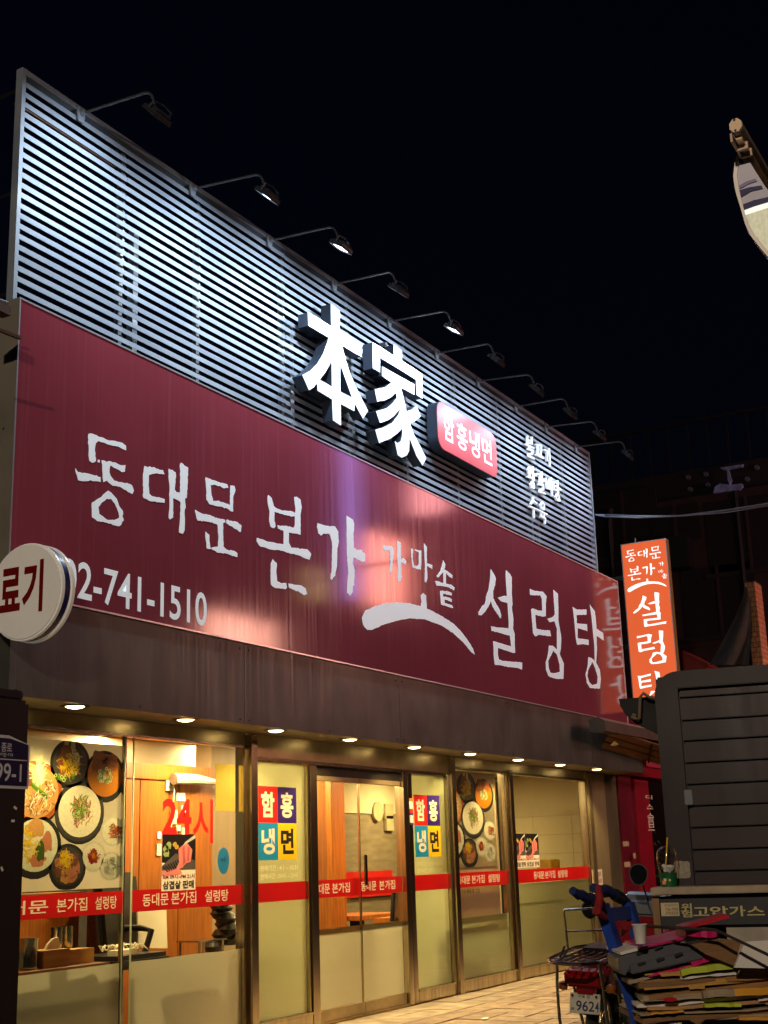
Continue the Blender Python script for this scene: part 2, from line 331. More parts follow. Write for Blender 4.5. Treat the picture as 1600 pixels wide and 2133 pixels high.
# brush lettering, outlines as (zoom origin, zoom scale, polygons)
R1 = (140, 880, 6.1538); R2 = (390, 980, 6.1538); R3 = (540, 1020, 6.1538); R4 = (740, 1110, 6.1538); R5 = (980, 1170, 5.7143)
GLY = {
'dong': (R1, [[(270,145),(320,142),(370,165),(400,180),(460,195),(530,230),(600,235),(705,260),(748,300),(752,355),(720,345),(650,310),(560,295),(470,260),(400,245),(360,265),(352,360),(365,500),(320,512),(280,490),(272,420),(275,340),(265,260)],
 [(390,475),(415,480),(412,512),(388,508)],
 [(437,487),(500,500),(530,495),(620,520),(680,545),(742,545),(738,640),(700,635),(640,595),(545,550),(540,640),(550,690),(600,745),(700,775),(785,780),(825,815),(848,870),(832,922),(780,890),(700,835),(560,800),(505,745),(460,765),(450,700),(450,550)],
 [(100,590),(135,630),(210,650),(300,665),(420,700),(425,760),(300,745),(220,750),(140,740),(118,680)],
 [(522,875),(560,900),(635,980),(660,1070),(712,1135),(708,1200),(720,1250),(690,1310),(645,1335),(560,1300),(430,1270),(360,1250),(318,1215),(315,1030),(350,1000),(420,960)],
 [(500,978),(565,978),(610,1040),(640,1110),(665,1190),(665,1218),(580,1255),(510,1245),(450,1210),(410,1175),(400,1090),(430,1030)]]),
'dae': (R1, [[(990,565),(1100,575),(1180,610),(1225,610),(1245,665),(1140,655),(1045,675),(1040,800),(1050,910),(1080,945),(1170,960),(1248,985),(1245,1032),(1150,1020),(1060,1005),(972,965),(970,700),(980,590)],
 [(1300,590),(1390,640),(1390,700),(1375,860),(1400,895),(1445,900),(1450,700),(1443,560),(1455,512),(1500,550),(1548,580),(1530,970),(1508,975),(1515,1050),(1500,1160),(1505,1260),(1500,1390),(1480,1425),(1430,1410),(1440,1300),(1450,1200),(1450,1020),(1400,980),(1355,970),(1355,1220),(1315,1245),(1298,1225),(1310,1100),(1310,950),(1310,850),(1300,700)]]),
'mun': (R2, [[(235,90),(420,155),(460,165),(510,180),(525,225),(470,225),(420,200),(340,185),(300,185),(305,290),(330,390),(400,395),(510,425),(548,445),(550,190),(600,200),(615,250),(585,350),(585,520),(555,520),(510,490),(420,465),(350,450),(280,430),(248,375),(240,200),(228,110)],
 [(98,500),(160,545),(280,570),(390,620),(480,628),(490,668),(460,670),(455,800),(460,980),(520,1025),(590,1025),(640,1060),(640,1112),(560,1090),(500,1065),(400,1055),(310,1010),(305,990),(395,975),(400,850),(385,690),(340,675),(240,650),(130,640),(110,570)],
 [(500,632),(560,650),(640,660),(695,710),(680,795),(640,760),(560,715),(500,680)], [(232,790),(280,825),(285,930),(300,1005),(250,1000),(240,900)]]),
'bon': (R2, [[(1035,312),(1075,345),(1095,400),(1105,460),(1150,490),(1220,515),(1330,520),(1385,545),(1380,430),(1370,340),(1400,340),(1450,380),(1465,470),(1450,580),(1450,820),(1380,810),(1300,795),(1300,930),(1330,985),(1430,1000),(1540,1012),(1588,1070),(1565,1145),(1490,1120),(1440,1090),(1310,1060),(1200,1025),(1080,1015),(960,980),(925,970),(892,910),(890,865),(950,880),(1040,915),(1150,930),(1235,945),(1235,780),(1165,745),(1155,705),(1260,710),(1370,735),(1380,700),(1380,590),(1330,585),(1250,570),(1130,535),(1115,530),(1115,640),(1130,720),(1110,745),(1065,720),(1050,650),(1055,520),(1035,450),(1028,370)],
 [(1095,1140),(1145,1190),(1140,1300),(1150,1420),(1200,1445),(1265,1445),(1275,1500),(1260,1522),(1110,1500),(1070,1460),(1070,1200)], [(1297,1445),(1360,1465),(1460,1475),(1510,1510),(1532,1580),(1500,1600),(1440,1560),(1360,1530),(1300,1495)]]),
'ga': (R3, [[(745,430),(830,455),(880,468),(970,470),(1010,540),(1015,680),(1000,760),(995,950),(970,1100),(925,1160),(912,1140),(930,1000),(935,700),(910,590),(880,560),(820,570),(790,590),(760,560),(742,480)],
 [(1118,335),(1200,385),(1215,440),(1205,600),(1210,740),(1250,775),(1300,770),(1358,830),(1355,920),(1320,925),(1205,865),(1200,950),(1220,1030),(1215,1220),(1200,1240),(1195,1320),(1160,1355),(1125,1320),(1130,1200),(1140,1050),(1125,850),(1120,600),(1118,420)]]),
'ga_small': (R4, [[(360,155),(400,170),(465,170),(490,215),(485,300),(470,480),(445,528),(438,510),(450,380),(445,260),(430,215),(385,235),(365,220),(355,180)],
 [(535,98),(580,125),(585,340),(620,320),(655,370),(640,405),(585,375),(590,560),(580,620),(555,630),(540,610),(550,450),(535,300)]]),
'ma_small': (R4, [[(712,195),(740,215),(735,330),(750,420),(800,425),(815,400),(815,250),(765,225),(765,210),(845,225),(845,380),(840,470),(800,465),(735,445),(720,330)],
 [(880,135),(915,180),(915,390),(985,410),(985,460),(930,430),(915,420),(925,580),(905,640),(890,620),(895,420),(885,260)]]),
'sot_small': (R4, [[(1125,350),(1155,405),(1140,465),(1180,490),(1245,545),(1240,580),(1200,555),(1160,510),(1160,650),(1225,665),(1272,700),(1265,738),(1200,700),(1110,680),(1040,675),(1020,620),(1060,620),(1130,645),(1130,500),(1060,575),(1040,555),(1090,490),(1110,420)],
 [(1085,740),(1190,750),(1235,770),(1235,805),(1130,775),(1120,800),(1125,815),(1200,830),(1235,850),(1235,885),(1140,850),(1145,900),(1240,925),(1255,960),(1230,962),(1160,935),(1100,920)]]),
'sweep': (R4, [[(85,1080),(125,1000),(250,940),(400,900),(550,890),(700,905),(840,940),(850,880),(838,800),(870,770),(905,800),(915,970),(1000,1010),(1130,1080),(1250,1160),(1370,1280),(1450,1390),(1510,1490),(1530,1565),(1480,1520),(1380,1400),(1250,1280),(1100,1185),(900,1110),(700,1095),(550,1120),(350,1180),(210,1245),(150,1240),(100,1180)]]),
'seol': (R5, [[(240,88),(275,140),(303,200),(290,280),(268,350),(270,440),(310,510),(345,570),(365,640),(358,680),(320,620),(265,540),(243,465),(220,520),(175,590),(130,640),(98,638),(95,600),(140,530),(175,500),(185,420),(215,330),(235,200)],
 [(420,103),(465,140),(490,185),(490,380),(500,510),(490,540),(510,680),(505,800),(525,860),(525,960),(530,1090),(500,1085),(430,1060),(325,1025),(325,1110),(335,1160),(380,1180),(490,1190),(615,1200),(612,1285),(560,1265),(430,1250),(350,1230),(290,1230),(280,1150),(270,945),(320,960),(400,985),(485,1010),(470,880),(400,865),(330,840),(250,825),(245,770),(350,785),(455,795),(455,700),(440,490),(360,470),(325,430),(400,405),(435,410),(420,200)]]),
'reong': (R5, [[(705,325),(760,345),(860,360),(905,410),(895,500),(895,650),(860,655),(770,630),(775,720),(785,800),(860,815),(945,820),(958,890),(920,885),(820,870),(770,890),(745,850),(735,720),(722,570),(740,555),(800,580),(855,585),(850,440),(830,400),(760,400),(710,395)],
 [(985,332),(1040,385),(1045,560),(1045,700),(1080,900),(1075,1030),(1060,1100),(1110,1210),(1105,1395),(1070,1395),(1000,1390),(930,1365),(900,1290),(895,1200),(920,1130),(935,1000),(980,1000),(1030,1050),(1030,800),(1000,710),(940,720),(915,680),(980,660),(1005,630),(995,480)],
 [(985,1060),(940,1150),(925,1180),(930,1270),(950,1320),(1000,1330),(1065,1310),(1060,1220),(1030,1110)]]),
'tang': (R5, [[(1215,538),(1265,570),(1380,570),(1380,630),(1260,635),(1265,735),(1385,745),(1390,825),(1275,790),(1275,910),(1300,915),(1405,930),(1405,995),(1340,980),(1270,990),(1255,920),(1240,740),(1225,600)],
 [(1420,512),(1480,590),(1490,680),(1500,800),(1580,850),(1585,940),(1500,880),(1505,1050),(1495,1200),(1540,1290),(1550,1400),(1540,1510),(1490,1510),(1420,1500),(1385,1440),(1370,1340),(1395,1250),(1405,1135),(1440,1150),(1480,1180),(1475,1000),(1460,850),(1440,650)],
 [(1450,1190),(1400,1290),(1390,1360),(1410,1430),(1450,1470),(1510,1450),(1515,1370),(1485,1270)]]),
}
GOUT = {}
for g, ((ox, oy, s), polys) in GLY.items():
    out = []
    for i, pl in enumerate(polys):
        q = [fy(ox+a/s, oy+b/s, 0) for a, b in pl]
        out.append(rag([(p.x, p.z) for p in q], .018, .008, i*3.1))
    GOUT[g] = out
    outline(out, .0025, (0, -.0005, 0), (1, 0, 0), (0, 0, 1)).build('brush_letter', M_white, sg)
ph = textf('02-741-1510', (128, 1205), (280, 1273), (431, 1262), (280, 1198), -.002, .012)
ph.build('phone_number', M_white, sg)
# ------------------------------------------------------------------ metal fascia under the sign
fa = thing('metal_fascia', 'dull brown metal panels running below the maroon sign', 'fascia', (FL, .03, ZF))
xs = [FL, 2.467, 4.976, 7.488, 9.989, FR]
for a, b in zip(xs, xs[1:]):
    MB().box(a+.003, b-.003, .012, .03, ZF, ZS0-.004).build('panel', M_fascia, fa)
    for x, z in ((a+.06, ZF+.03), (b-.06, ZF+.03), ((a+b)/2, ZF+.03), (a+.06, ZS0-.05), (b-.06, ZS0-.05)):
        MB().cyl((x, .008, z), (x, .014, z), .009, n=8).build('screw', M_blk, fa)
MB().box(FL+.006, FR-.006, .031, .046, ZF+.003, ZS0-.004).build('backing', M_blk, fa)
MB().box(FL+.004, FR-.004, .031, .62, ZF+.0015, ZF+.02).build('soffit', mat('painted_soffit', lin(132, 122, 104), .55, .2, .18, 3.), fa)
MB().box(FL, FL+.012, .031, .62, ZF-.0005, ZS0-.004).build('end_panel', M_fascia, fa)
MB().box(FR-.012, FR, .031, .62, ZF-.0005, ZS0-.004).build('end_panel', M_fascia, fa)
# downlights in the soffit
M_warm = glow('downlight_bulb', (1, .74, .34), 16, .05)
DLX = [.70, 1.888, 3.078, 4.255, 5.47, 6.71, 7.95, 9.2, 10.45]
nth = ['above the left food poster', 'above the red 24 hour lettering', 'above the left four-colour panel', 'left of the pair above the glass doors', 'right of the pair above the glass doors', 'above the right four-colour panel', 'above the right food poster', 'above the twin meat posters', 'last one at the right end of the soffit']
root = None
for i, x in enumerate(DLX):
    p = (x, .135, ZF)
    if root is None:
        root = d = thing('downlight', '', 'downlight', p, group='downlights in the soffit')
        MB().lathe([(.078, 0), (.078, -.004), (.07, -.006), (.066, -.002), (.066, 0)], p, 28).build('rim', M_steel, d, True)
        MB().lathe([(.102, .0012), (.102, -.0012), (.084, -.0012), (.084, .0012)], p, 28).build('gap_ring', M_blk, d)
        MB().lathe([(.001, -.018), (.03, -.016), (.05, -.011), (.063, -.003), (.063, -.001), (.001, -.001)], p, 24).build('bulb', M_warm, d, True)
        lamp('downlight_beam', 'SPOT', 130, (1, .68, .27), d, (x, .135, ZF-.03), (0, 0, -1), spot_size=math.radians(128), spot_blend=.45, shadow_soft_size=.05)
    else: d = copy_tree(root); d.location = p
    d['label'] = 'round soffit downlight, ' + nth[i]
# ------------------------------------------------------------------ ten floodlights on arms
heads = ['first floodlight arm from the left end of the louvre screen', 'second floodlight arm from the left end of the louvre screen', 'third floodlight arm from the left, lens glowing white', 'fourth floodlight arm from the left, above the left white character', 'fifth floodlight arm from the left, brightly lit, above the right white character', 'sixth floodlight arm from the left end of the screen', 'fourth floodlight arm from the right end of the screen', 'third floodlight arm from the right end of the screen', 'second floodlight arm from the right end of the screen', 'last floodlight arm at the right end of the louvre screen']
LXS = [.592, 1.944, 3.071, 4.185, 5.283, 6.364, 7.425, 8.521, 9.492, 10.55]
M_led = glow('led_lens', (.8, .9, 1), 9, .05)
M_lamp = mat('grey_lamp_housing', lin(70, 74, 82), .45, .6, .2, 10.)
TILT = [42, 50, 58, 51, 59, 46, 43, 41, 44, 42]              # degrees each lens looks down from level
YAWS = [0, .05, .06, -.04, .05, -.02, .03, -.04, 0, .02]
for i, x in enumerate(LXS):
    b = Vector((x, LY-.012, 6.83)); tl_ = math.radians(TILT[i]); HN = Vector((0, math.cos(tl_), -math.sin(tl_)))
    d = thing('floodlight', heads[i], 'floodlight', b, (0, 0, YAWS[i]), 'floodlights over the louvre screen')
    MB().prism([(-.03, -.07), (.03, -.07), (.045, 0), (.03, .055), (-.03, .055), (-.045, 0)], b, (1, 0, 0), (0, 0, 1), (0, -.012, 0)).cyl(b+Vector((0, -.01, 0)), b+Vector((0, -.05, 0)), .02).build('bracket', M_alu, d, bevel=.003)
    dz = random.uniform(-.02, .015)
    pts = [b+Vector((0, -.03, 0)), b+Vector((0, -.35, -.012+dz*.6)), b+Vector((0, -.6, -.022+dz))]
    for a in range(1, 6): t = a/5*1.25; pts.append(b+Vector((0, -.6-.09*math.sin(t), -.022+dz-.09*(1-math.cos(t)))))
    pts.append(b+Vector((0, -.705, -.15+dz)))
    MB().tube(pts, .0105, 10).build('arm', M_alud, d, True)
    hc = b+Vector((0, -.735, -.235+dz)); zax = -HN; yax = zax.cross(Vector((1, 0, 0))); R = Matrix((Vector((1, 0, 0)), yax, zax)).transposed()
    hd = MB().obox(hc, (.19, .15, .028), R).build('head', M_lamp, d, bevel=.006)
    bz = MB()
    for s_ in (-1, 1): bz.obox(hc+R@Vector((0, .072*s_, -.018)), (.19, .006, .012), R); bz.obox(hc+R@Vector((.092*s_, 0, -.018)), (.006, .138, .012), R)
    bz.build('bezel', M_lamp, hd)
    fn = MB()
    for k in range(7): fn.obox(hc+R@Vector((-.07+.0233*k, 0, .024)), (.004, .11, .022), R)
    fn.build('cooling_fin', M_lamp, hd)
    MB().tube([hc+R@Vector((-.1, 0, 0)), hc+R@Vector((-.1, .0, .06)), hc+R@Vector((0, .0, .075)), hc+R@Vector((.1, .0, .06)), hc+R@Vector((.1, 0, 0))], .007, 6).build('yoke', M_lamp, d)
    MB().obox(hc+R@Vector((0, 0, -.0155)), (.15, .11, .002), R).build('lens', M_led, d)
    lamp('flood_beam', 'AREA', (33, 31, 32, 31, 33, 21, 17, 16, 16, 16)[i], (.70, .85, 1), d, hc+R@Vector((0, 0, -.03)), Vector((0, .62, -.78)), shape='RECTANGLE', size=.14, size_y=.1, spread=math.radians(150))
# ------------------------------------------------------------------ channel letters on the louvre
M_chan = mat('dark_return', lin(44, 52, 66), .45, .3, .2, 6.)
M_face = mat('white_acrylic', lin(240, 242, 248), .3, 0, .03, 4., emit=(.86, .9, 1, 1), estr=.2)
R6 = (610, 620, 5.517)
YF = LY-.165
def chan(name, label, polys):
    out = [[(lambda p: (p.x, p.z))(fy(R6[0]+a/R6[2], R6[1]+b/R6[2], YF)) for a, b in pl] for pl in polys]
    xs_ = [p[0] for p in out[0]]; t = thing(name, label, 'sign letter', (sum(xs_)/len(xs_), LY, min(p[1] for q in out for p in q)))
    outline(out, .11, (0, YF+.1105, 0), (1, 0, 0), (0, 0, 1)).build('letter_body', M_chan, t)
    outline(out, .003, (0, YF, 0), (1, 0, 0), (0, 0, 1)).build('letter_face', M_face, t)
    cx = sum(xs_)/len(xs_); cz = sum(p[1] for p in out[0])/len(xs_)
    for dx, dz in ((-.05, .25), (.0, -.1), (.06, -.35)): MB().box(cx+dx-.02, cx+dx+.02, YF+.1, LY+.01, cz+dz-.015, cz+dz+.015).build('standoff', M_alud, t)
chan('channel_letter', 'white Chinese character with a cross stroke near its foot, left of the two', [[(437,70),(538,155),(535,395),(640,450),(790,545),(790,680),(700,630),(560,545),(600,700),(650,860),(720,1020),(800,1180),(862,1300),(805,1390),(760,1310),(708,1210),(705,1305),(640,1270),(548,1220),(552,1470),(460,1410),(450,1170),(370,1120),(285,1070),(280,990),(260,1000),(240,1030),(185,1065),(108,890),(200,840),(280,760),(350,640),(400,500),(412,460),(300,395),(178,320),(175,170),(300,240),(440,330)], [(447,700),(448,1025),(380,985),(305,945),(370,860),(420,770)], [(540,750),(545,1080),(610,1115),(680,1150),(620,980)]])
chan('channel_letter', 'white Chinese character under a roof stroke, right of the two', [[(915,515),(1000,560),(1160,670),(1160,538),(1250,610),(1250,725),(1370,800),(1485,880),(1490,1160),(1425,1120),(1415,945),(1300,870),(1150,780),(1000,690),(1000,860),(920,810)], [(1025,790),(1200,890),(1395,1000),(1395,1115),(1330,1080),(1238,1030),(1270,1150),(1305,1310),(1370,1285),(1420,1240),(1465,1365),(1400,1420),(1345,1445),(1390,1570),(1460,1700),(1532,1845),(1490,1930),(1420,1820),(1340,1610),(1335,1760),(1310,1810),(1250,1840),(1205,1810),(1172,1650),(1200,1675),(1240,1650),(1255,1590),(1258,1500),(1200,1560),(1120,1620),(990,1670),(945,1520),(1040,1490),(1140,1440),(1210,1350),(1238,1280),(1230,1275),(1160,1360),(1090,1410),(1000,1440),(955,1305),(1080,1270),(1150,1210),(1195,1150),(1185,1090),(1120,1150),(1050,1180),(970,1195),(940,1055),(1060,1030),(1135,975),(1080,940),(1025,900)]])
# red rounded box sign
R8 = (880, 820, 9.4118); YB = LY-.16
c8 = [fy(R8[0]+a/R8[2], R8[1]+b/R8[2], YB) for a, b in ((275, 190), (1455, 880), (1460, 1580), (300, 940))]
X0 = (c8[0].x+c8[3].x)/2; X1 = (c8[1].x+c8[2].x)/2
Z1 = fy(880+860/9.4118, 820+455/9.4118, YB).z; Z0 = fy(880+860/9.4118, 820+1345/9.4118, YB).z
def rrect(x0, x1, z0, z1, r, n=7):
    o = []
    for cx, cz, a0 in ((x1-r, z1-r, 0), (x0+r, z1-r, 90), (x0+r, z0+r, 180), (x1-r, z0+r, 270)):
        for k in range(n+1): a = math.radians(a0+90*k/n); o.append((cx+r*math.cos(a), cz+r*math.sin(a)))
    return o
rb = thing('rounded_box_sign', 'red rounded box sign with four white characters beside the white Chinese characters', 'sign', ((X0+X1)/2, LY, Z0))
outline([rrect(X0, X1, Z0, Z1, .14)], .12, (0, YB+.121, 0), (1, 0, 0), (0, 0, 1)).build('sign_body', M_chan, rb)
M_red8 = mat('red_acrylic', lin(168, 34, 46), .38, 0, .08, 3., emit=lin(222, 76, 86), estr=.36)
outline([rrect(X0+.006, X1-.006, Z0+.006, Z1-.006, .135)], .003, (0, YB, 0), (1, 0, 0), (0, 0, 1)).build('sign_face', M_red8, rb)
bw = (X1-X0); bh = Z1-Z0
M_w8 = mat('white_acrylic_letter', lin(238, 238, 240), .3, 0, .03, 4., emit=(1, .97, .95, 1), estr=.35)
for k, ch in enumerate('함흥냉면'):
    text(ch, (X0+bw*(.095+.213*k), YB-.0036, Z0+bh*(.22 if k != 0 else .24)), (bw*.17, 0, 0), (0, 0, bh*.56), .012).build('sign_character', M_w8, rb)
# three rows of small white letters fixed to the louvre
R7 = (1080, 890, 10.157); YW = LY-.05
ROWS = [('three white letters fixed to the louvre, top row of small lettering', [[(205,190),(205,330),(300,345),(300,205)],[(210,270),(300,285)],[(170,355),(340,440)],[(250,400),(250,450)],[(215,460),(320,490),(315,560),(235,555),(235,610),(345,660)]], [[(385,360),(500,390),(490,580)],[(425,400),(430,570)],[(390,575),(545,655)]], [[(555,470),(625,510),(610,710)],[(670,450),(685,810)]]),
('four white letters fixed to the louvre, middle row of small lettering', [[(245,840),(215,900),(230,970),(280,960),(285,900),(250,840)],[(250,970),(255,1040)],[(205,1040),(320,1080)],[(325,840),(345,1120)],[(340,1000),(385,1020)],[(320,1140),(280,1210),(290,1260),(350,1280),(350,1200),(320,1140)]], [[(395,980),(475,990),(470,1165)],[(510,950),(530,1210)],[(515,1090),(575,1140)],[(440,1200),(540,1225),(545,1320),(470,1310),(470,1360),(585,1405)]], [[(595,1075),(620,1280),(670,1300),(670,1090)],[(605,1190),(670,1210)],[(710,1070),(735,1440)]], [[(750,1150),(770,1310),(830,1330)],[(750,1150),(820,1170)],[(765,1230),(825,1250)],[(845,1130),(865,1370)],[(850,1270),(910,1320)],[(845,1400),(810,1470),(825,1530),(890,1555),(885,1480),(845,1400)]]),
('two white letters fixed to the louvre, bottom row of small lettering', [[(330,1480),(330,1540),(280,1620)],[(330,1550),(400,1610)],[(250,1670),(425,1740)],[(345,1710),(355,1910)]], [[(520,1585),(485,1640),(500,1710),(555,1740),(565,1650),(520,1585)],[(440,1750),(615,1840)],[(500,1800),(500,1890)],[(560,1820),(560,1900)],[(490,1890),(590,1925),(585,2030)]])]
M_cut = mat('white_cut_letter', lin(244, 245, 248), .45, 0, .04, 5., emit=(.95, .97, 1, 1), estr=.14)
for label, *chars in ROWS:
    c0 = fy(R7[0]+chars[0][0][0][0]/R7[2], R7[1]+chars[0][0][0][1]/R7[2], YW)
    t = thing('small_cut_lettering', label, 'sign letters', (c0.x, LY, c0.z-.3))
    for ch in chars:
        mb = MB()
        for k, st in enumerate(ch):
            w = [fy(R7[0]+a/R7[2], R7[1]+b/R7[2], YW) for a, b in st]
            for j, (p, q) in enumerate(zip(w, w[1:])):
                d = (q-p).normalized(); nn = Vector((-d.z, 0, d.x))*.0086; e = d*.007
                mb.add([p-e+nn, q+e+nn, q+e-nn, p-e-nn]+[v+Vector((0, .028, 0)) for v in (p-e+nn, q+e+nn, q+e-nn, p-e-nn)], [(0, 1, 2, 3), (4, 7, 6, 5), (0, 4, 5, 1), (1, 5, 6, 2), (2, 6, 7, 3), (3, 7, 4, 0)])
                nn = nn*1.0
            for v_i in range(len(mb.v)-8*(len(w)-1), len(mb.v)):
                x, y, z = mb.v[v_i]; mb.v[v_i] = (x, y+.0007*k+.0003*((v_i//8) % 5), z)
        mb.build('letter', M_cut, t)
# ================================================================== shop front
HZ, TZ, DZ, BZ = 2.338, 2.228, 2.145, .165       # window heads, transom underside, door head, top of the sill rail
W1a, W1b = .05, 3.094; P1a, P1b = 3.186, 4.03; Da, Db = 4.142, 5.74; P2a, P2b = 5.93, 6.72; Fa, Fb = 6.86, 8.277; La, Lb = 8.37, 10.74
BL, BH, FT = 1.082, 1.233, .742                  # red band, top of the frosted film
M_glass = glass('window_glass')
M_fr1 = frosted('frosted_film_warm', lin(240, 238, 222))
M_fr2 = frosted('frosted_film_green', lin(234, 236, 206))
sf = thing('glazed_storefront', 'stainless steel framed glass shop front under the lit soffit', 'shop front', (W1a, GY, ZG))
yf0, yf1 = GY-.04, GY+.06
def upright(x0, x1, z0, z1, f=yf0, m=M_steel): return MB().box(x0, x1, f, yf1, z0, z1).build('mullion', m, sf, bevel=.003)
upright(W1b, P1a, ZG, 2.425, yf0-.03); upright(P1b, Da, ZG, TZ-.003, yf0-.002); upright(Db, Db+.09, ZG, TZ-.003, yf0-.002); upright(Db+.105, P2a, ZG, TZ-.003, yf0+.004)
upright(P2b, P2b+.04, ZG, TZ-.003, yf0+.006); upright(P2b+.046, Fa, ZG, 2.425, yf0-.03); upright(Fb, La, ZG, HZ+.02, yf0-.022)
upright(Fb-.075, Fb-.045, BZ, HZ-.002, yf0+.012); upright(Lb, Lb+.06, BZ, HZ-.003, yf0+.008); upright(Lb+.075, 10.957, ZG, 2.43, yf0-.01, M_steel2)
upright(W1b-.05, W1b-.028, .05, HZ-.002, yf0+.014)
MB().box(10.957, 11.5, GY-.03, .62, ZG, 2.43).build('end_pillar', mat('pillar_panel', lin(158, 146, 112), .42, .4, .3, 2., (1, 1, .4)), sf, bevel=.004); MB().box(11.503, 12.19, GY-.01, .62, ZG, 2.43).build('end_pillar', mat('dull_green_panel', lin(104, 100, 76), .45, .3, .35, 2., (1, 1, .5)), sf, bevel=.004)
# head band above the windows, seen dark above the lamps' scallops
MB().box(W1a, W1b-.002, GY-.012, GY+.05, HZ+.002, ZF-.002).build('head_panel', M_steel2, sf)
MB().box(P1a+.001, P2b+.044, GY-.03, GY+.05, TZ+.03, ZF-.002).build('head_panel', M_steel2, sf)
MB().box(Fa+.002, 10.955, GY-.012, GY+.05, HZ+.002, ZF-.002).build('head_panel', M_steel2, sf)
MB().box(P1a+.001, P2b+.044, yf0+.003, GY+.05, TZ, TZ+.029).build('head_rail', M_steel, sf, bevel=.003)
MB().box(W1a, W1b-.002, yf0+.01, GY+.045, HZ-.02, HZ+.001).build('head_rail', M_steel, sf, bevel=.003)
MB().box(Fa+.001, Fb-.001, yf0+.01, GY+.045, HZ-.02, HZ+.001).build('head_rail', M_steel, sf, bevel=.003)
MB().box(La+.001, Lb+.07, yf0+.01, GY+.045, HZ-.025, HZ+.001).build('head_rail', M_steel, sf, bevel=.003)
for a, b in ((W1a, W1b), (P1a, P1b), (P2a, P2b), (Fa, Fb), (La, Lb)):
    MB().box(a+.001, b-.001, yf0+.004, yf1-.01, ZG, BZ-.02).build('sill_rail', M_steel, sf, bevel=.003)
    MB().box(a+.001, b-.001, yf0-.004, yf1-.012, BZ-.019, BZ).build('sill_cap', M_steel, sf, bevel=.002)
def pane(a, b, z0, z1, dy=0.): return MB().box(a, b, GY+dy, GY+dy+.006, z0, z1).build('glass_pane', M_glass, sf)
def film(a, b, z0, z1, m, dy=.0085, wavy=0.):
    n = 24; mb = MB(); tp = []
    for i in range(n+1):
        x = a+(b-a)*i/n; tp.append((x, z1+(noise.noise(Vector((x*2.3, z1*9, 1)))*wavy)))
    pl = [(a, z0), (b, z0)]+tp[::-1]
    return mb.prism(pl, (0, GY+dy, 0), (1, 0, 0), (0, 0, 1), (0, .0008, 0)).build('frosted_film', m, sf)
pane(W1a, 1.612, BZ, HZ-.02, .012); pane(1.70, W1b-.03, BZ, HZ-.02, 0); pane(Fa, Fb-.076, BZ, HZ-.02); pane(La, Lb, BZ, HZ-.025)
pane(P1a, P1b-.03, BZ, TZ); pane(P2a, P2b, BZ, TZ)
M_edge = mat('glass_edge', lin(196, 214, 178), .2, 0, .1, 4., spec=.6)
MB().box(1.612, 1.618, GY+.012, GY+.022, BZ, HZ-.02).build('pane_edge', M_edge, sf); MB().box(1.694, 1.70, GY-.002, GY+.01, BZ, HZ-.02).build('pane_edge', M_edge, sf)
MB().box(1.619, 1.64, GY+.02, GY+.05, BZ, HZ-.02).build('mullion', M_steel, sf)
film(W1a, 1.60, BZ, FT, M_fr1, .0205, .004); film(1.705, W1b-.03, BZ, FT, M_fr1, .0085, .006); film(Fa, Fb-.08, BZ, FT+.03, M_fr2); film(La, Lb, BZ, BL-.008, M_fr2, .0085, .012)
film(La, Lb-.9, .83, .86, M_fr2, .0105, .03)
film(P1a, P1b-.03, BZ, TZ, M_fr2); film(P2a, P2b, BZ, TZ, M_fr2)
MB().box(P1b-.028, P1b-.012, yf0+.012, GY+.03, BZ, TZ-.002).build('mullion', M_steel, sf, bevel=.002)
# two glass doors
Dm = (Da+Db)/2+.005
for a, b, lab, hx in ((Da+.01, Dm-.004, 'left leaf of the glass double door', Dm-.05), (Dm+.004, Db-.01, 'right leaf of the glass double door, with the steel pull handle', Dm+.06)):
    d = thing('glass_door', lab, 'door', ((a+b)/2, GY, ZG))
    MB().box(a, b, GY+.004, GY+.014, .15, DZ-.05).build('glass_pane', M_glass, d)
    MB().box(a, b, GY-.012, GY+.03, ZG+.02, .15).build('bottom_rail', M_steel2, d, bevel=.003)
    MB().box(a, b, GY-.01, GY+.028, DZ-.05, DZ-.006).build('top_rail', M_steel2, d, bevel=.003)
    n = 10; tp = [(a+(b-a)*i/n, .155+(.02 if lab[0] == 'l' else .005)*noise.noise(Vector((i*.6, 3, 0)))) for i in range(n+1)]
    MB().prism([(b, FT+.055 if lab[0] == 'r' else FT+.03), (a, FT+.055 if lab[0] == 'r' else FT+.03)]+tp, (0, GY+.0165, 0), (1, 0, 0), (0, 0, 1), (0, .0008, 0)).build('frosted_film', M_fr1, d)
    MB().box(a+.001, b-.001, GY+.0185, GY+.021, FT+.03, FT+.075).build('wooden_strip', mat('tan_strip', lin(150, 108, 60), .5), d)
    if lab[0] == 'r': MB().box(Dm-.03, Dm+.022, GY-.06, GY-.045, 1.17, 1.44).build('pull_handle', M_steel, d, bevel=.006)
    else: MB().box(Dm-.014, Dm-.005, GY-.002, GY+.02, .15, DZ-.05).build('edge_strip', M_steel, d)
MB().box(Da+.002, Db-.002, GY+.005, GY+.055, DZ-.004, TZ-.002).build('door_header', mat('black_gap', lin(20, 16, 10), .5, .4), sf)
MB().box(Da, Db, GY-.05, GY+.2, ZG-.01, ZG+.012).build('threshold', M_steel2, sf)
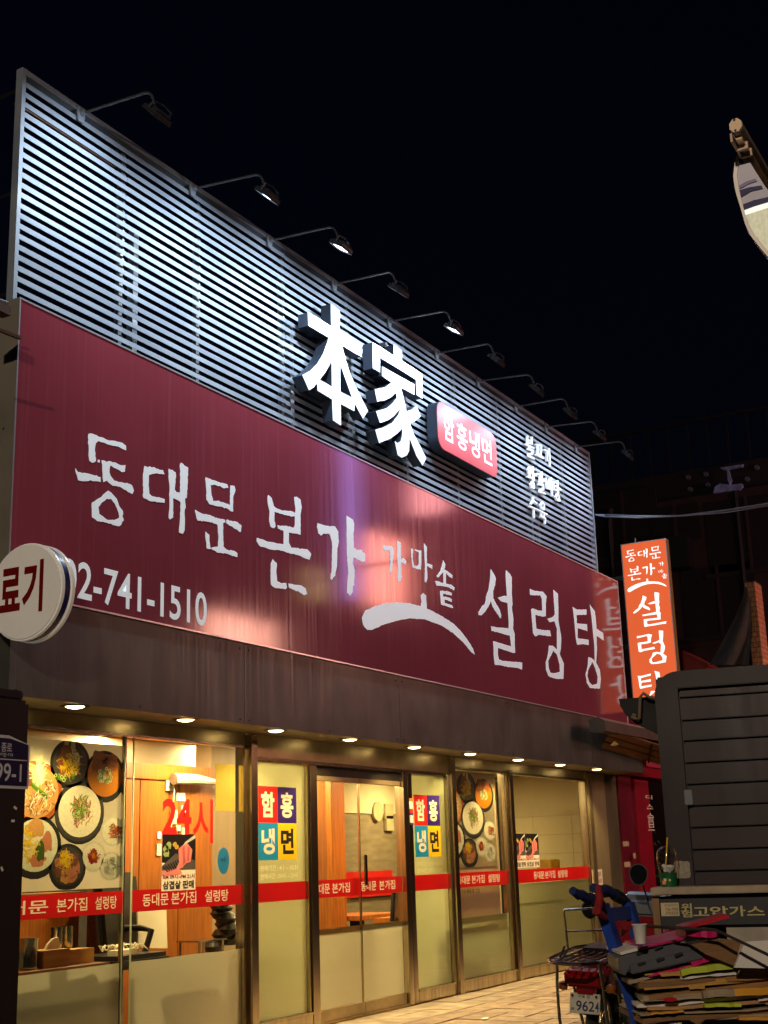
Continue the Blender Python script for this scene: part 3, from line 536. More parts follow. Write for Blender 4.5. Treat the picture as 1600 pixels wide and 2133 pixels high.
# ------------------------------------------------------------------ red vinyl bands with the shop's name
M_band = mat('red_vinyl', lin(196, 16, 18), .32, 0, .08, 2., emit=lin(214, 8, 10), estr=.0)
M_vlet = mat('cream_vinyl', lin(238, 226, 204), .5, 0, .04, 4.)
def band(a, b, lab, texts, y=GY-.002, z0=BL, z1=BH, cut=True):
    t = thing('red_vinyl_band', lab, 'vinyl band', ((a+b)/2, y, z0), group='red vinyl bands across the glass')
    MB().box(a, b, y-.0015, y, z0, z1).build('vinyl_strip', M_band, t)
    h = z1-z0
    for body, x0, x1 in texts: text(body, (x0, y-.0022, z0+h*.22), (x1-x0, 0, 0), (0, 0, h*.58), .012).build('lettering', M_vlet, t)
X = lambda px, py: fy(px, py, GY).x
band(W1a, 1.61, 'red band with cream lettering on the leftmost pane, below the food poster', [('동대문', .28, .86), ('본가집', .94, 1.24), ('설렁탕', 1.32, 1.545)], GY+.009)
band(1.702, W1b-.055, 'red band with cream lettering on the pane under the meat poster and red numerals', [('동대문', X(296, 1880), X(350, 1876)), ('본가집', X(356, 1876), X(408, 1872)), ('설렁탕', X(426, 1870), X(475, 1866))])
band(P1a+.002, P1b-.031, 'plain red band below the left four-colour panel', [], GY-.003)
band(Da+.012, Db-.012, 'red band with twice repeated lettering across the double door', [('동대문', X(652, 1855), X(687, 1852)), ('본가집', X(692, 1851), X(729, 1848)), ('동대문', X(752, 1846), X(784, 1844)), ('본가집', X(790, 1843), X(823, 1840))], GY+.002)
band(P2a+.002, P2b-.002, 'plain red band below the right four-colour panel', [], GY-.003)
band(Fa+.002, Fb-.077, 'red band with cream lettering below the right food poster', [('동대문', X(952, 1835), X(979, 1833)), ('본가집', X(982, 1832), X(1009, 1830)), ('설렁탕', X(1016, 1829), X(1041, 1827))])
band(La+.002, Lb-.002, 'red band with cream lettering below the twin meat posters at the right', [('동대문', X(1111, 1822), X(1133, 1820)), ('본가집', X(1135, 1820), X(1156, 1819)), ('설렁탕', X(1161, 1818), X(1182, 1816))])
# ------------------------------------------------------------------ four-colour panels
M_q = [mat('vinyl_red', lin(232, 36, 26), .35, 0, .04, 3.), mat('vinyl_indigo', lin(48, 30, 120), .35, 0, .05, 3.), mat('vinyl_blue', lin(20, 140, 200), .35, 0, .05, 3.), mat('vinyl_yellow', lin(240, 200, 20), .35, 0, .05, 3.)]
def four(x0, x1, z0, z1, lab, faint):
    t = thing('four_colour_panel', lab, 'window sticker', ((x0+x1)/2, GY, z0), group='four-colour panels beside the doors')
    xm = (x0+x1)/2; zm = (z0+z1)/2; y = GY-.003
    for k, (a, b, c, d, ch) in enumerate(((x0, xm, zm, z1, '함'), (xm, x1, zm, z1, '흥'), (x0, xm, z0, zm, '냉'), (xm, x1, z0, zm, '면'))):
        p = MB().box(a, b, y-.0012, y, c, d).build('colour_square', M_q[k], t)
        w = b-a; h = d-c
        text(ch, (a+w*.15, y-.0018, c+h*.15), (w*.68, 0, 0), (0, 0, h*.7), .035).build('character', M_vlet if k < 3 else M_blk, p)
    m = mat('pale_vinyl', lin(236, 232, 214), .5) if not faint else mat('faded_vinyl', lin(204, 202, 160), .5)
    h = (z1-z0)
    text('판매기간 : 4.1 ~ 10.31', (x0+.03, GY-.0025, z0-h*.145), (x1-x0-.02, 0, 0), (0, 0, h*.075), .005).build('small_lettering', m, t)
    text('판매시간 : 09시 ~ 21시', (x0+.03, GY-.0025, z0-h*.255), (x1-x0-.02, 0, 0), (0, 0, h*.075), .005).build('small_lettering', m, t)
q0 = fy(537, 1638, GY); q1 = fy(618, 1790, GY)
four(q0.x, q1.x, q1.z, q0.z+.005, 'panel of four coloured squares on the frosted pane left of the doors', False)
q0 = fy(861, 1656, GY); q1 = fy(919, 1784, GY)
four(q0.x, q1.x, q1.z, q0.z+.005, 'panel of four coloured squares on the frosted pane right of the doors', True)
# ------------------------------------------------------------------ food posters (flat print)
def blob(mb, cx, cz, rx, rz, y, mi, n=22, wob=0., seed=0.):
    pts = []
    for k in range(n):
        a = 2*math.pi*k/n; q = 1+wob*noise.noise(Vector((math.cos(a)*1.6, math.sin(a)*1.6, seed)))
        pts.append((cx+rx*q*math.cos(a), y, cz+rz*q*math.sin(a)))
    mb.add(pts, [tuple(range(n-1, -1, -1))], mi)
def strands(mb, cx, cz, rx, rz, y, mi, n, ln, wd, rg, ang=None):
    for k in range(n):
        a = rg.uniform(0, 6.283); q = math.sqrt(rg.random()); x = cx+rx*q*math.cos(a); z = cz+rz*q*math.sin(a)
        t = rg.uniform(0, 6.283) if ang is None else ang+rg.uniform(-.35, .35); cv = rg.uniform(-2.5, 2.5); pts = []
        for j in range(5):
            pts.append((x, z)); x += math.cos(t)*ln/4; z += math.sin(t)*ln/4; t += cv*.25
        vs = []
        for j, (px, pz) in enumerate(pts):
            b = pts[min(j+1, 4)]; c = pts[max(j-1, 0)]; dx, dz = b[0]-c[0], b[1]-c[1]; L = math.hypot(dx, dz)+1e-9
            vs += [(px-dz/L*wd, y-.00001*k, pz+dx/L*wd), (px+dz/L*wd, y-.00001*k, pz-dx/L*wd)]
        mb.add(vs, [(2*j, 2*j+1, 2*j+3, 2*j+2) for j in range(4)], mi if not isinstance(mi, (list, tuple)) else rg.choice(mi))
def rings(mb, cx, cz, rx, rz, y, mi, n, r, rg):
    for k in range(n):
        a = rg.uniform(0, 6.283); q = math.sqrt(rg.random()); x = cx+rx*q*math.cos(a); z = cz+rz*q*math.sin(a); rr = r*rg.uniform(.7, 1.2); yy = y-.00001*k
        v = [(x+rr*s*math.cos(i*.785), yy, z+rr*s*math.sin(i*.785)) for s in (1, .55) for i in range(8)]
        mb.add(v, [(i, (i+1) % 8, 8+(i+1) % 8, 8+i) for i in range(8)], mi if not isinstance(mi, (list, tuple)) else rg.choice(mi))
PC = [lin(*c) for c in ((34, 33, 34), (64, 62, 62), (226, 212, 190), (238, 196, 20), (96, 140, 40), (190, 205, 140), (150, 84, 40), (206, 150, 96), (196, 120, 96), (224, 222, 214), (150, 30, 20), (120, 70, 52), (200, 116, 10), (232, 214, 166), (60, 84, 30), (172, 86, 40), (246, 236, 226), (190, 188, 184))]
PM = [mat('print_ink_%s' % 'abcdefghijklmnopqr'[i], c, .45, 0, .1, 60.) for i, c in enumerate(PC)]
PX = lambda a, b: fy(a/5.078, 1440+b/5.078, GY+.05)
c0 = PX(845, 1305)
pos = thing('food_poster', 'white poster of nine dishes hung inside the leftmost window', 'poster', (c0.x, GY+.05, 1.29), group='food posters in the windows')
yp = GY+.05
p0 = fy(67, 1536, yp); p1 = fy(258, 1846, yp)
M_sheet = mat('poster_paper', lin(252, 244, 228), .5, 0, .03, 2., emit=None)
px0, px1, pz0, pz1 = .32, p1.x, fy(160, 1853, yp).z, fy(160, 1545, yp).z
MB().box(px0, px1, yp, yp+.0012, pz0, pz1).build('paper_sheet', frosted('translucent_poster', lin(254, 248, 236)), pos)
rg = random.Random(11)
def dish(cx, cy, r, deep, rim, soup, fill):
    c = PX(cx, cy); mb = MB(); y = yp-.0006
    if deep: blob(mb, c.x, c.z-r*.10, r*1.0, r*1.0, y, 0 if rim != 9 else 17)
    blob(mb, c.x, c.z, r, r, y-.0002, rim, 32); blob(mb, c.x, c.z, r*.86, r*.86, y-.0004, soup, 32)
    fill(mb, c.x, c.z, r, y-.0008)
    mb.v = [(min(max(c.x+(x-c.x)*1.22, px0+.002), px1-.002), yy, min(max(z, pz0+.002), pz1-.002)) for x, yy, z in mb.v]
    mb.build('dish_print', PM, pos)
def f_centre(mb, x, z, r, y):
    strands(mb, x, z-.1*r, r*.42, r*.5, y, [8, 7, 11], 60, .05, .004, rg, 1.4); blob(mb, x, z+.05*r, r*.25, r*.3, y-.001, 8, wob=.4)
    strands(mb, x, z+.15*r, r*.22, r*.35, y-.0012, [4, 5, 14], 46, .05, .003, rg); rings(mb, x, z-.05*r, r*.28, r*.3, y-.002, [5, 4], 22, .012, rg)
def f_ribs(mb, x, z, r, y):
    for dx in (-.22, .1): mb.add([(x+dx*r-.016, y, z+1.12*r), (x+dx*r+.018, y, z+1.12*r), (x+dx*r+.022, y, z+.2*r), (x+dx*r-.022, y, z+.2*r)], [(0, 1, 2, 3)], 13)
    blob(mb, x-.02, z+.05*r, r*.5, r*.62, y-.0004, 6, wob=.5, seed=2); blob(mb, x+.2*r, z+.1*r, r*.25, r*.5, y-.0005, 13, wob=.3, seed=3)
    strands(mb, x, z, r*.5, r*.5, y-.0006, [6, 7, 11], 40, .05, .004, rg); strands(mb, x, z-.12*r, r*.3, r*.3, y-.001, 3, 60, .05, .0022, rg); rings(mb, x-.05, z-.55*r, r*.5, r*.16, y-.002, [4, 5, 14], 16, .014, rg)
def f_stew(mb, x, z, r, y):
    blob(mb, x-.3*r, z+.5*r, r*.45, r*.42, y, 6, wob=.6, seed=5); blob(mb, x+.3*r, z+.5*r, r*.42, r*.36, y, 15, wob=.6, seed=6); blob(mb, x+.4*r, z-.1*r, r*.35, r*.4, y-.0001, 12, wob=.4, seed=7)
    strands(mb, x, z+.45*r, r*.6, r*.3, y-.0004, [6, 15, 11], 40, .045, .004, rg); rings(mb, x, z-.02*r, r*.36, r*.3, y-.001, [5, 4, 9], 44, .012, rg)
def f_noodle(mb, x, z, r, y):
    strands(mb, x+.05*r, z+.4*r, r*.24, r*.36, y, [13, 16], 60, .1, .002, rg, 1.5); blob(mb, x-.35*r, z+.4*r, r*.25, r*.25, y, 11, wob=.5)
    strands(mb, x+.05*r, z-.45*r, r*.5, r*.35, y-.0005, [13, 9, 11, 7], 80, .05, .003, rg, 1.2); strands(mb, x+.5*r, z+.1*r, r*.2, r*.3, y-.0005, [11, 9], 30, .03, .003, rg)
    for k in range(3): mb.add([(x-.2*r, y-.001-k*1e-4, z+(.14+.05*k)*r), (x-.16*r, y-.001-k*1e-4, z+(.2+.05*k)*r), (x+.45*r, y-.001-k*1e-4, z+(-.2+.05*k)*r), (x+.4*r, y-.001-k*1e-4, z+(-.26+.05*k)*r)], [(0, 1, 2, 3)], (4, 14, 4)[k])
def f_bone(mb, x, z, r, y):
    blob(mb, x, z+.55*r, r*.4, r*.28, y, 7, wob=.4); blob(mb, x+.45*r, z+.1*r, r*.25, r*.3, y, 8, wob=.5); blob(mb, x+.1*r, z-.5*r, r*.3, r*.2, y, 8, wob=.5, seed=2); blob(mb, x+.2*r, z-.2*r, r*.2, r*.3, y-.0001, 14, wob=.4)
    strands(mb, x-.3*r, z, r*.35, r*.42, y-.001, 3, 70, .05, .0022, rg)
def f_slice(mb, x, z, r, y):
    for k in range(7): a = k*.9; blob(mb, x+.42*r*math.cos(a), z-.05*r+.42*r*math.sin(a), r*.34, r*.3, y-.0001*k, (8, 11, 7)[k % 3], wob=.5, seed=k)
    strands(mb, x, z, r*.6, r*.6, y-.001, [11, 8, 7], 46, .04, .003, rg); strands(mb, x-.15*r, z+.28*r, r*.22, r*.3, y-.002, 3, 50, .04, .0022, rg)
def f_side1(mb, x, z, r, y):
    strands(mb, x-.15*r, z, r*.3, r*.5, y, [8, 11, 7], 40, .04, .003, rg, .2); strands(mb, x+.4*r, z-.05*r, r*.2, r*.32, y-.001, [10, 15], 30, .03, .004, rg)
def f_side2(mb, x, z, r, y): blob(mb, x, z, r*.42, r*.42, y, 10, wob=.6); strands(mb, x, z, r*.4, r*.4, y-.0005, [10, 15], 30, .03, .003, rg); blob(mb, x, z+.05*r, r*.16, r*.16, y-.001, 12, wob=.5)
def f_dump(mb, x, z, r, y):
    for k in range(5): a = k*1.257; blob(mb, x+.38*r*math.cos(a), z+.38*r*math.sin(a), r*.3, r*.28, y-.0001*k, 17 if k % 2 else 9, wob=.3, seed=k); strands(mb, x+.38*r*math.cos(a), z+.38*r*math.sin(a), r*.2, r*.2, y-.001, [1, 17], 6, .03, .0015, rg)
dish(745, 765, .165, True, 0, 1, f_ribs); dish(1110, 890, .175, True, 0, 12, f_stew); dish(380, 1060, .205, True, 15, 7, f_noodle); dish(845, 1270, .205, True, 1, 16, f_centre)
dish(375, 1630, .20, True, 0, 9, f_bone); dish(715, 1850, .15, True, 0, 1, f_slice); dish(1190, 1480, .105, False, 9, 16, f_side1); dish(988, 1750, .105, False, 9, 16, f_side2); dish(1170, 1850, .10, False, 9, 16, f_dump)
pos2 = copy_tree(pos); pos2.location = (c0.x + (fy(984, 1708, yp).x-PX(845, 1305).x)+.02, GY+.05, pos.location.z + (fy(984, 1708, yp).z-PX(845, 1305).z)); pos2.scale = (1.2, 1, 1.0); pos2['label'] = 'white poster of nine dishes hung in the window right of the doors'
pk = thing('pink_paper_poster', 'large pinkish paper sheet with small lettering behind the right food poster', 'poster', (7.5, GY+.058, .78))
MB().box(Fa, Fb-.17, GY+.058, GY+.06, .76, HZ-.03).build('paper_sheet', mat('pink_paper', lin(236, 196, 168), .6, 0, .06, 2.), pk)
for body, l, r, t, b in (('기 아 맛의요나', (940, 1803), (982, 1802), (960, 1800), (960, 1806)), ('를 고기와 뼈에 푹 고은', (948, 1858), (1000, 1857), (974, 1853), (974, 1863))):
    textf(body, l, b, r, t, GY+.0574).build('small_lettering', M_blk, pk)
# meat posters
def meat(x0, x1, z0, z1, lab, y=GY-.0035):
    t = thing('meat_poster', lab, 'poster', ((x0+x1)/2, y, z0), group='grilled meat posters')
    w = x1-x0; h = z1-z0; P = lambda u, v, dy=0: (x0+u*w, y-dy, z0+v*h)
    MB().box(x0, x1, y-.0008, y, z0, z1).build('paper_sheet', M_sheet, t)
    ms = [mat('print_black', lin(16, 14, 14), .4), mat('print_grill', lin(92, 88, 84), .4), mat('print_pink', lin(232, 140, 136), .4), mat('print_rose', lin(206, 92, 96), .4), mat('print_green', lin(150, 170, 110), .4), mat('print_yellow', lin(200, 170, 60), .4), mat('print_steel', lin(206, 208, 210), .4), mat('print_darkred', lin(120, 14, 22), .4)]
    mb = MB(); q = lambda pts, mi, dy: mb.add([P(u, v, dy) for u, v in pts], [tuple(range(len(pts)))], mi)
    q([(0, .5), (0, 1), (1, 1), (1, .42)], 0, .001); q([(0, .44), (.4, .66), (1, .52), (1, .36), (0, .36)], 1, .0011)
    for k in range(9): q([(.02+.07*k, .42+.02*k), (.05+.07*k, .44+.02*k), (.20+.06*k, .34+.012*k), (.16+.06*k, .33+.012*k)], 0, .0013)
    q([(0, .36), (.5, .4), (.6, .3), (.5, .27), (0, .27)], 2, .0012)
    q([(.48, .74), (.72, .86), (.9, .72), (.85, .5), (.72, .48), (.6, .4), (.4, .36), (.5, .5)], 2, .0014); q([(.6, .75), (.66, .8), (.7, .5), (.62, .44)], 3, .0015); q([(.76, .78), (.82, .76), (.8, .52), (.74, .52)], 3, .0015)
    q([(.62, .8), (.68, .86), (.99, 1), (.99, .93)], 6, .0016)
    for u, v in ((.12, .74), (.2, .8), (.14, .66)): blob(mb, P(u, v)[0], P(u, v)[2], w*.09, h*.06, y-.0012, 4, 12, .5, u)
    for u, v in ((.38, .82), (.44, .77)): blob(mb, P(u, v)[0], P(u, v)[2], w*.06, h*.04, y-.0012, 5, 10, .5, u)
    mb.build('photo_print', ms, t)
    text('RM 09시~PM 21시', P(.03, .205, .002), (w*.94, 0, 0), (0, 0, h*.085), .02).build('lettering', ms[7], t)
    text('삼겹살 판매', P(.03, .03, .002), (w*.92, 0, 0), (0, 0, h*.145), .03).build('lettering', M_blk, t)
a = fy(337, 1738, GY); b = fy(406, 1853, GY); meat(a.x, b.x, b.z, a.z, 'meat poster below the red 24 hour lettering on the left window')
a = fy(1063, 1733, GY); m_ = fy(1094, 1770, GY).x; b = fy(1124, 1806, GY)
meat(a.x+.04, m_, b.z, a.z-.02, 'left one of the twin meat posters at the right window'); meat(m_+.004, b.x, b.z, a.z-.02, 'right one of the twin meat posters at the right window')
t = thing('red_numerals', 'red 24 hour lettering stuck on the left window above the meat poster', 'lettering', (2.3, GY, 1.55))
M_rv = mat('red_cut_vinyl', lin(226, 34, 26), .4)
textf('24', (338, 1700), (368, 1738), (399, 1705), (368, 1664), GY-.0022, .03).build('numeral', M_rv, t); textf('시', (402, 1710), (422, 1757), (444, 1710), (422, 1664), GY-.0022, .015).build('character', M_rv, t)
o = MB(); c = fy(465, 1793, GY); blob(o, c.x, c.z, .078, .103, GY-.003, 0, 28)
t = thing('oval_sticker', 'small blue oval sticker on the left window', 'sticker', (c.x, GY, c.z-.1)); o.build('sticker_disc', mat('blue_sticker', lin(40, 130, 190), .3), t)
text('바른', (c.x-.035, GY-.0036, c.z-.01), (.07, 0, 0), (0, 0, .035)).build('lettering', mat('navy_ink', lin(20, 50, 110), .4), t)
a = fy(458, 1590, GY); b = fy(498, 1690, GY)
tag(setorigin(MB().box(a.x, b.x+.0, GY+.04, GY+.043, b.z, a.z).build('acrylic_sheet', frosted('yellow_acrylic', lin(246, 232, 150))), (a.x, GY+.04, b.z)), 'pale yellow translucent sheet behind the top right corner of the left window', 'sheet')
# stickers on the post by the door
t = thing('post_sticker', 'narrow orange and white sticker on the steel post right of the doors', 'sticker', (5.87, GY-.05, 1.6))
yy = yf0-.0045; a = fy(842, 1662, yy); b = fy(852, 1718, yy)
for k, (c, f0, f1) in enumerate((((236, 140, 30), 0, .12), ((238, 238, 236), .12, .4), ((200, 40, 34), .4, .56), ((60, 40, 110), .56, .64), ((240, 240, 240), .64, .92), ((60, 50, 120), .92, 1))):
    MB().box(P2a-.062, P2a-.004, yf0-.0012, yf0+.0035, a.z+(b.z-a.z)*f1, a.z+(b.z-a.z)*f0).build('sticker_field', mat('sticker_ink_%s' % 'abcdef'[k], lin(*c), .4), t)
# ================================================================== inside the restaurant
M_wd = wood('orange_wood', lin(170, 98, 28), lin(134, 70, 16)); M_wd2 = wood('brown_wood', lin(140, 86, 36), lin(104, 60, 24), axis=0); M_pine = wood('pine_box', lin(204, 154, 80), lin(176, 126, 60), axis=0)
M_leather = mat('black_leather', lin(34, 30, 28), .35, 0, .3, 20., bump=.05); M_cream = mat('cream_wall', lin(206, 190, 150), .7, 0, .1, 3.); M_chrome = mat('chrome', lin(190, 186, 176), .15, 1, .1, 9.)
def ibox(name, mb, m, lab, cat, org, bevel=0.): return tag(setorigin(mb.build(name, m, None, bevel=bevel), org), lab, cat)
# wooden partition seen through the left window
wp = thing('wooden_partition', 'orange wooden cabinet wall inside the left window', 'partition', (3.1, 1.5, .07))
for k, (xa, xb) in enumerate(((2.68, 3.02), (3.026, 3.55), (3.556, 4.05))): MB().box(xa, xb, 1.5, 1.54, .07, 2.12).build('door_panel', M_wd, wp, bevel=.004)
MB().box(2.62, 4.05, 1.48, 1.56, 2.125, 2.26).build('cornice', M_wd, wp, bevel=.006); MB().box(2.62, 2.675, 1.47, 1.56, .07, 2.12).build('end_post', M_wd, wp)
MB().box(2.62, 4.05, 1.545, 1.7, .07, 2.12).build('carcass', M_wd2, wp)
MB().box(4.052, 5.2, 1.52, 1.7, .07, 2.5).build('side_panel', mat('warm_grey_panel', lin(150, 126, 96), .6, 0, .15, 3., (3, 1, .3)), wp)
wc = thing('wooden_counter', 'orange wooden counter wall low inside the leftmost window', 'counter', (1.9, 1.75, .07))
MB().box(1.3, 2.58, 1.75, 1.80, .07, 1.18).build('front_panel', M_wd, wc); MB().box(1.27, 2.60, 1.72, 2.1, 1.182, 1.215).build('worktop', M_wd2, wc, bevel=.004)
MB().box(1.42, 1.47, 1.735, 1.749, 1.02, 1.07).build('green_lock', mat('green_plastic', lin(90, 190, 70), .4), wc)
ibox('wall_beam', MB().box(1.9, 4.6, 1.9, 2.1, 2.26, 2.51), mat('beam_grey', lin(150, 140, 118), .7, 0, .15, 3.), 'cream ceiling beam above the wooden cabinet wall', 'beam', (3.2, 1.9, 2.26))
ibox('grey_curtain', MB().box(2.3, 2.6, 2.4, 2.44, .07, 2.45), mat('grey_green_cloth', lin(88, 92, 74), .8), 'dull grey green panel left of the wooden cabinet wall', 'panel', (2.45, 2.4, .07))
s_ = thing('wall_socket', 'white wall socket with a plug on the wooden cabinet wall', 'socket', (2.75, 1.49, 1.86))
a = fy(346, 1617, 1.488); b = fy(363, 1648, 1.488)
MB().box(a.x, b.x, 1.484, 1.499, b.z, a.z).build('plate', M_vlet, s_, bevel=.003); MB().cyl(((a.x+b.x)/2, 1.46, (a.z+b.z)/2), ((a.x+b.x)/2, 1.49, (a.z+b.z)/2), .018).build('plug', M_blk, s_)
MB().tube([((a.x+b.x)/2, 1.46, (a.z+b.z)/2), ((a.x+b.x)/2+.01, 1.45, (a.z+b.z)/2-.06), ((a.x+b.x)/2-.01, 1.48, 1.55), ((a.x+b.x)/2+.02, 1.48, 1.2)], .006, 6).build('cord', M_vlet, s_)
a = fy(364, 1622, 1.42); b = fy(456, 1630, 1.42)
ibox('plastic_roll', MB().tube([(a.x, 1.43, a.z), ((a.x+b.x)/2, 1.43, (a.z+b.z)/2+.012), (b.x, 1.43, b.z)], [.05, .045, .025], 10), mat('crinkled_plastic', lin(216, 208, 196), .25, 0, .25, 40., bump=.6), 'rolled white plastic sheet fixed along the wooden cabinet wall', 'roll', (a.x, 1.43, a.z))
nt_ = thing('wall_notices', 'cluster of small paper notices on the wooden cabinet wall', 'notices', (2.95, 1.495, 1.3))
for k, (px, py, w, h) in enumerate(((377, 1660, .12, .07), (385, 1690, .09, .1), (372, 1725, .06, .05), (384, 1735, .07, .09), (332, 1740, .05, .06), (331, 1770, .06, .1), (362, 1702, .1, .12))):
    p = fy(px, py, 1.494); MB().box(p.x-w/2, p.x+w/2, 1.494-.0006*k, 1.4985, p.z-h/2, p.z+h/2).build('paper_note', mat('note_%s' % 'abcdefg'[k], lin(*((236, 232, 214), (190, 200, 220), (230, 226, 200), (222, 214, 190), (224, 228, 236), (214, 206, 186), (226, 214, 170))[k]), .7), nt_)
# table by the leftmost window with its things
ta = thing('dining_table', 'brown wooden table just inside the leftmost window', 'table', (.85, .95, .07))
zt_ = fy(200, 2004, .75).z
MB().box(.3, fy(212, 2005, .7).x, .62, 1.3, zt_-.06, zt_).build('table_top', M_wd2, ta, bevel=.004)
for x in (.4, 1.26):
    for y in (.7, 1.22): MB().box(x-.03, x+.03, y-.03, y+.03, .07, zt_-.06).build('leg', M_wd2, ta)
bx0, bx1, bx2 = fy(72, 1985, .8).x, fy(128, 1985, .8).x, fy(188, 1985, .8).x
tb = thing('tissue_box', 'pine box holding paper tissues on the table by the leftmost window', 'tissue box', (bx0, .8, zt_))
MB().box(bx0, bx1, .72, .9, zt_, zt_+.115).build('box_body', M_pine, tb, bevel=.003); MB().box(bx1+.004, bx2, .76, .9, zt_, zt_+.1).build('side_tray', M_pine, tb, bevel=.003)
ts = MB(); ts.prism([(0, 0), (.13, 0), (.15, .04), (.13, .09), (.08, .085), (.03, .05)], (bx0+.1, .8, zt_+.1), (1, 0, 0), (0, 0, 1), (0, .02, 0)); ts.build('tissue', M_vlet, tb)
for k, px in enumerate((118, 139)):
    dx = fy(px, 1950, .97).x
    cs = thing('cup_stack', ('left' if k == 0 else 'right')+' one of two stacks of steel cups behind the tissue box', 'cup stack', (dx, .97, zt_), group='steel cup stacks')
    for j in range(4): MB().lathe([(.036, 0), (.045, .1), (.043, .1), (.035, .005)], (dx, .97, zt_+.05*j), 18).build('steel_cup', M_chrome, cs, True)
kx = fy(56, 1980, .8).x
kt = thing('steel_canister', 'round steel canister at the left edge of the window table', 'canister', (kx, .8, zt_)); MB().lathe([(.075, 0), (.078, .02), (.075, .03), (.075, .19), (.08, .2), (.08, .205), (.07, .205)], (kx, .8, zt_), 24).build('canister_body', M_chrome, kt, True)
bs = thing('booth_seat', 'black leather booth seat back behind the window table', 'seat', (.9, 1.5, .07)); MB().box(.1, 1.5, 1.46, 1.56, .07, .98).build('backrest', M_leather, bs, bevel=.03); MB().box(.1, 1.5, 1.3, 1.46, .07, .5).build('seat', M_leather, bs, bevel=.03)
# office chair with papers and cables
oc = thing('office_chair', 'black leather office chair loaded with papers inside the left window', 'chair', (2.35, 1.15, .07))
ps = lambda a, b, y: fy(a, b, y)
sx = fy(300, 1990, 1.0)
MB().obox((2.25, 1.02, sx.z-.02), (.62, .5, .1)).build('seat', M_leather, oc, bevel=.035); MB().obox((2.55, 1.32, sx.z+.32), (.5, .1, .62), Matrix.Rotation(-.15, 3, 'X')).build('backrest', M_leather, oc, bevel=.04)
MB().tube([(2.5, 1.0, sx.z+.0), (2.56, .98, sx.z+.18), (2.57, 1.1, sx.z+.2), (2.57, 1.3, sx.z+.2)], .025, 8).build('armrest', M_leather, oc, True); MB().cyl((2.28, 1.05, .12), (2.28, 1.05, sx.z-.05), .03).build('gas_column', M_chrome, oc)
for k in range(5): a = k*1.2566; MB().cyl((2.28, 1.05, .14), (2.28+.26*math.cos(a), 1.05+.26*math.sin(a), .1), .018, .014).build('foot', M_blk, oc)
pp = fy(318, 1935, 1.12)
ibox('white_board_sheet', MB().obox((pp.x+.03, 1.15, pp.z), (.36, .012, .3), Matrix.Rotation(-.12, 3, 'X') @ Matrix.Rotation(.08, 3, 'Y')), M_vlet, 'white board sheet leaning on the office chair', 'sheet', (pp.x, 1.15, pp.z-.15))
cb = MB(); rg = random.Random(5)
for k in range(9):
    x = 2.08+rg.random()*.3; y = .9+rg.random()*.15; z = sx.z+.04; pts = []
    for j in range(9): pts.append((x, y, z+.01+.05*abs(math.sin(j*1.1+k)))); x += rg.uniform(-.06, .075); y += rg.uniform(-.04, .04)
    cb.tube(pts, .0045, 5)
cb.box(2.05, 2.3, .9, .98, sx.z+.03, sx.z+.065)
ibox('cable_tangle', cb, M_vlet, 'tangle of white cables and a power strip on the office chair seat', 'cables', (2.2, .95, sx.z+.03))
jk = thing('padded_jacket', 'black padded jacket heaped at the right edge of the left window', 'jacket', (3.05, 1.25, .6))
mb = MB(); c = fy(462, 1925, 1.2)
for k in range(9): mb.lathe([(.001, -.05), (.07, -.045), (.1, 0), (.07, .045), (.001, .05)], (c.x+rg.uniform(-.1, .12), 1.2+rg.uniform(-.06, .06), c.z-.18+.045*k), 12)
mb.build('jacket_body', M_leather, jk, True)
ct = thing('steel_trolley', 'small chrome trolley below the jacket in the left window', 'trolley', (2.95, 1.1, .07)); c = fy(430, 1965, 1.05)
for dx in (-.16, .16):
    for dy in (-.1, .1): MB().cyl((c.x+dx, 1.1+dy, .07), (c.x+dx, 1.1+dy, c.z+.03), .012).build('leg', M_chrome, ct)
for z in (c.z+.03, c.z-.22): MB().box(c.x-.19, c.x+.19, .98, 1.22, z-.012, z).build('shelf', M_chrome, ct)
mn = thing('card_terminal', 'grey counter screen and card reader on the wooden counter', 'terminal', (2.1, 1.75, 1.215)); c = fy(296, 1820, 1.74)
MB().obox((c.x, 1.8, c.z), (.26, .03, .22), Matrix.Rotation(-.5, 3, 'X')).build('screen', mat('grey_plastic', lin(150, 150, 140), .4), mn, bevel=.006); MB().box(c.x-.04, c.x+.04, 1.82, 1.95, 1.215, c.z).build('stand', M_blk, mn)
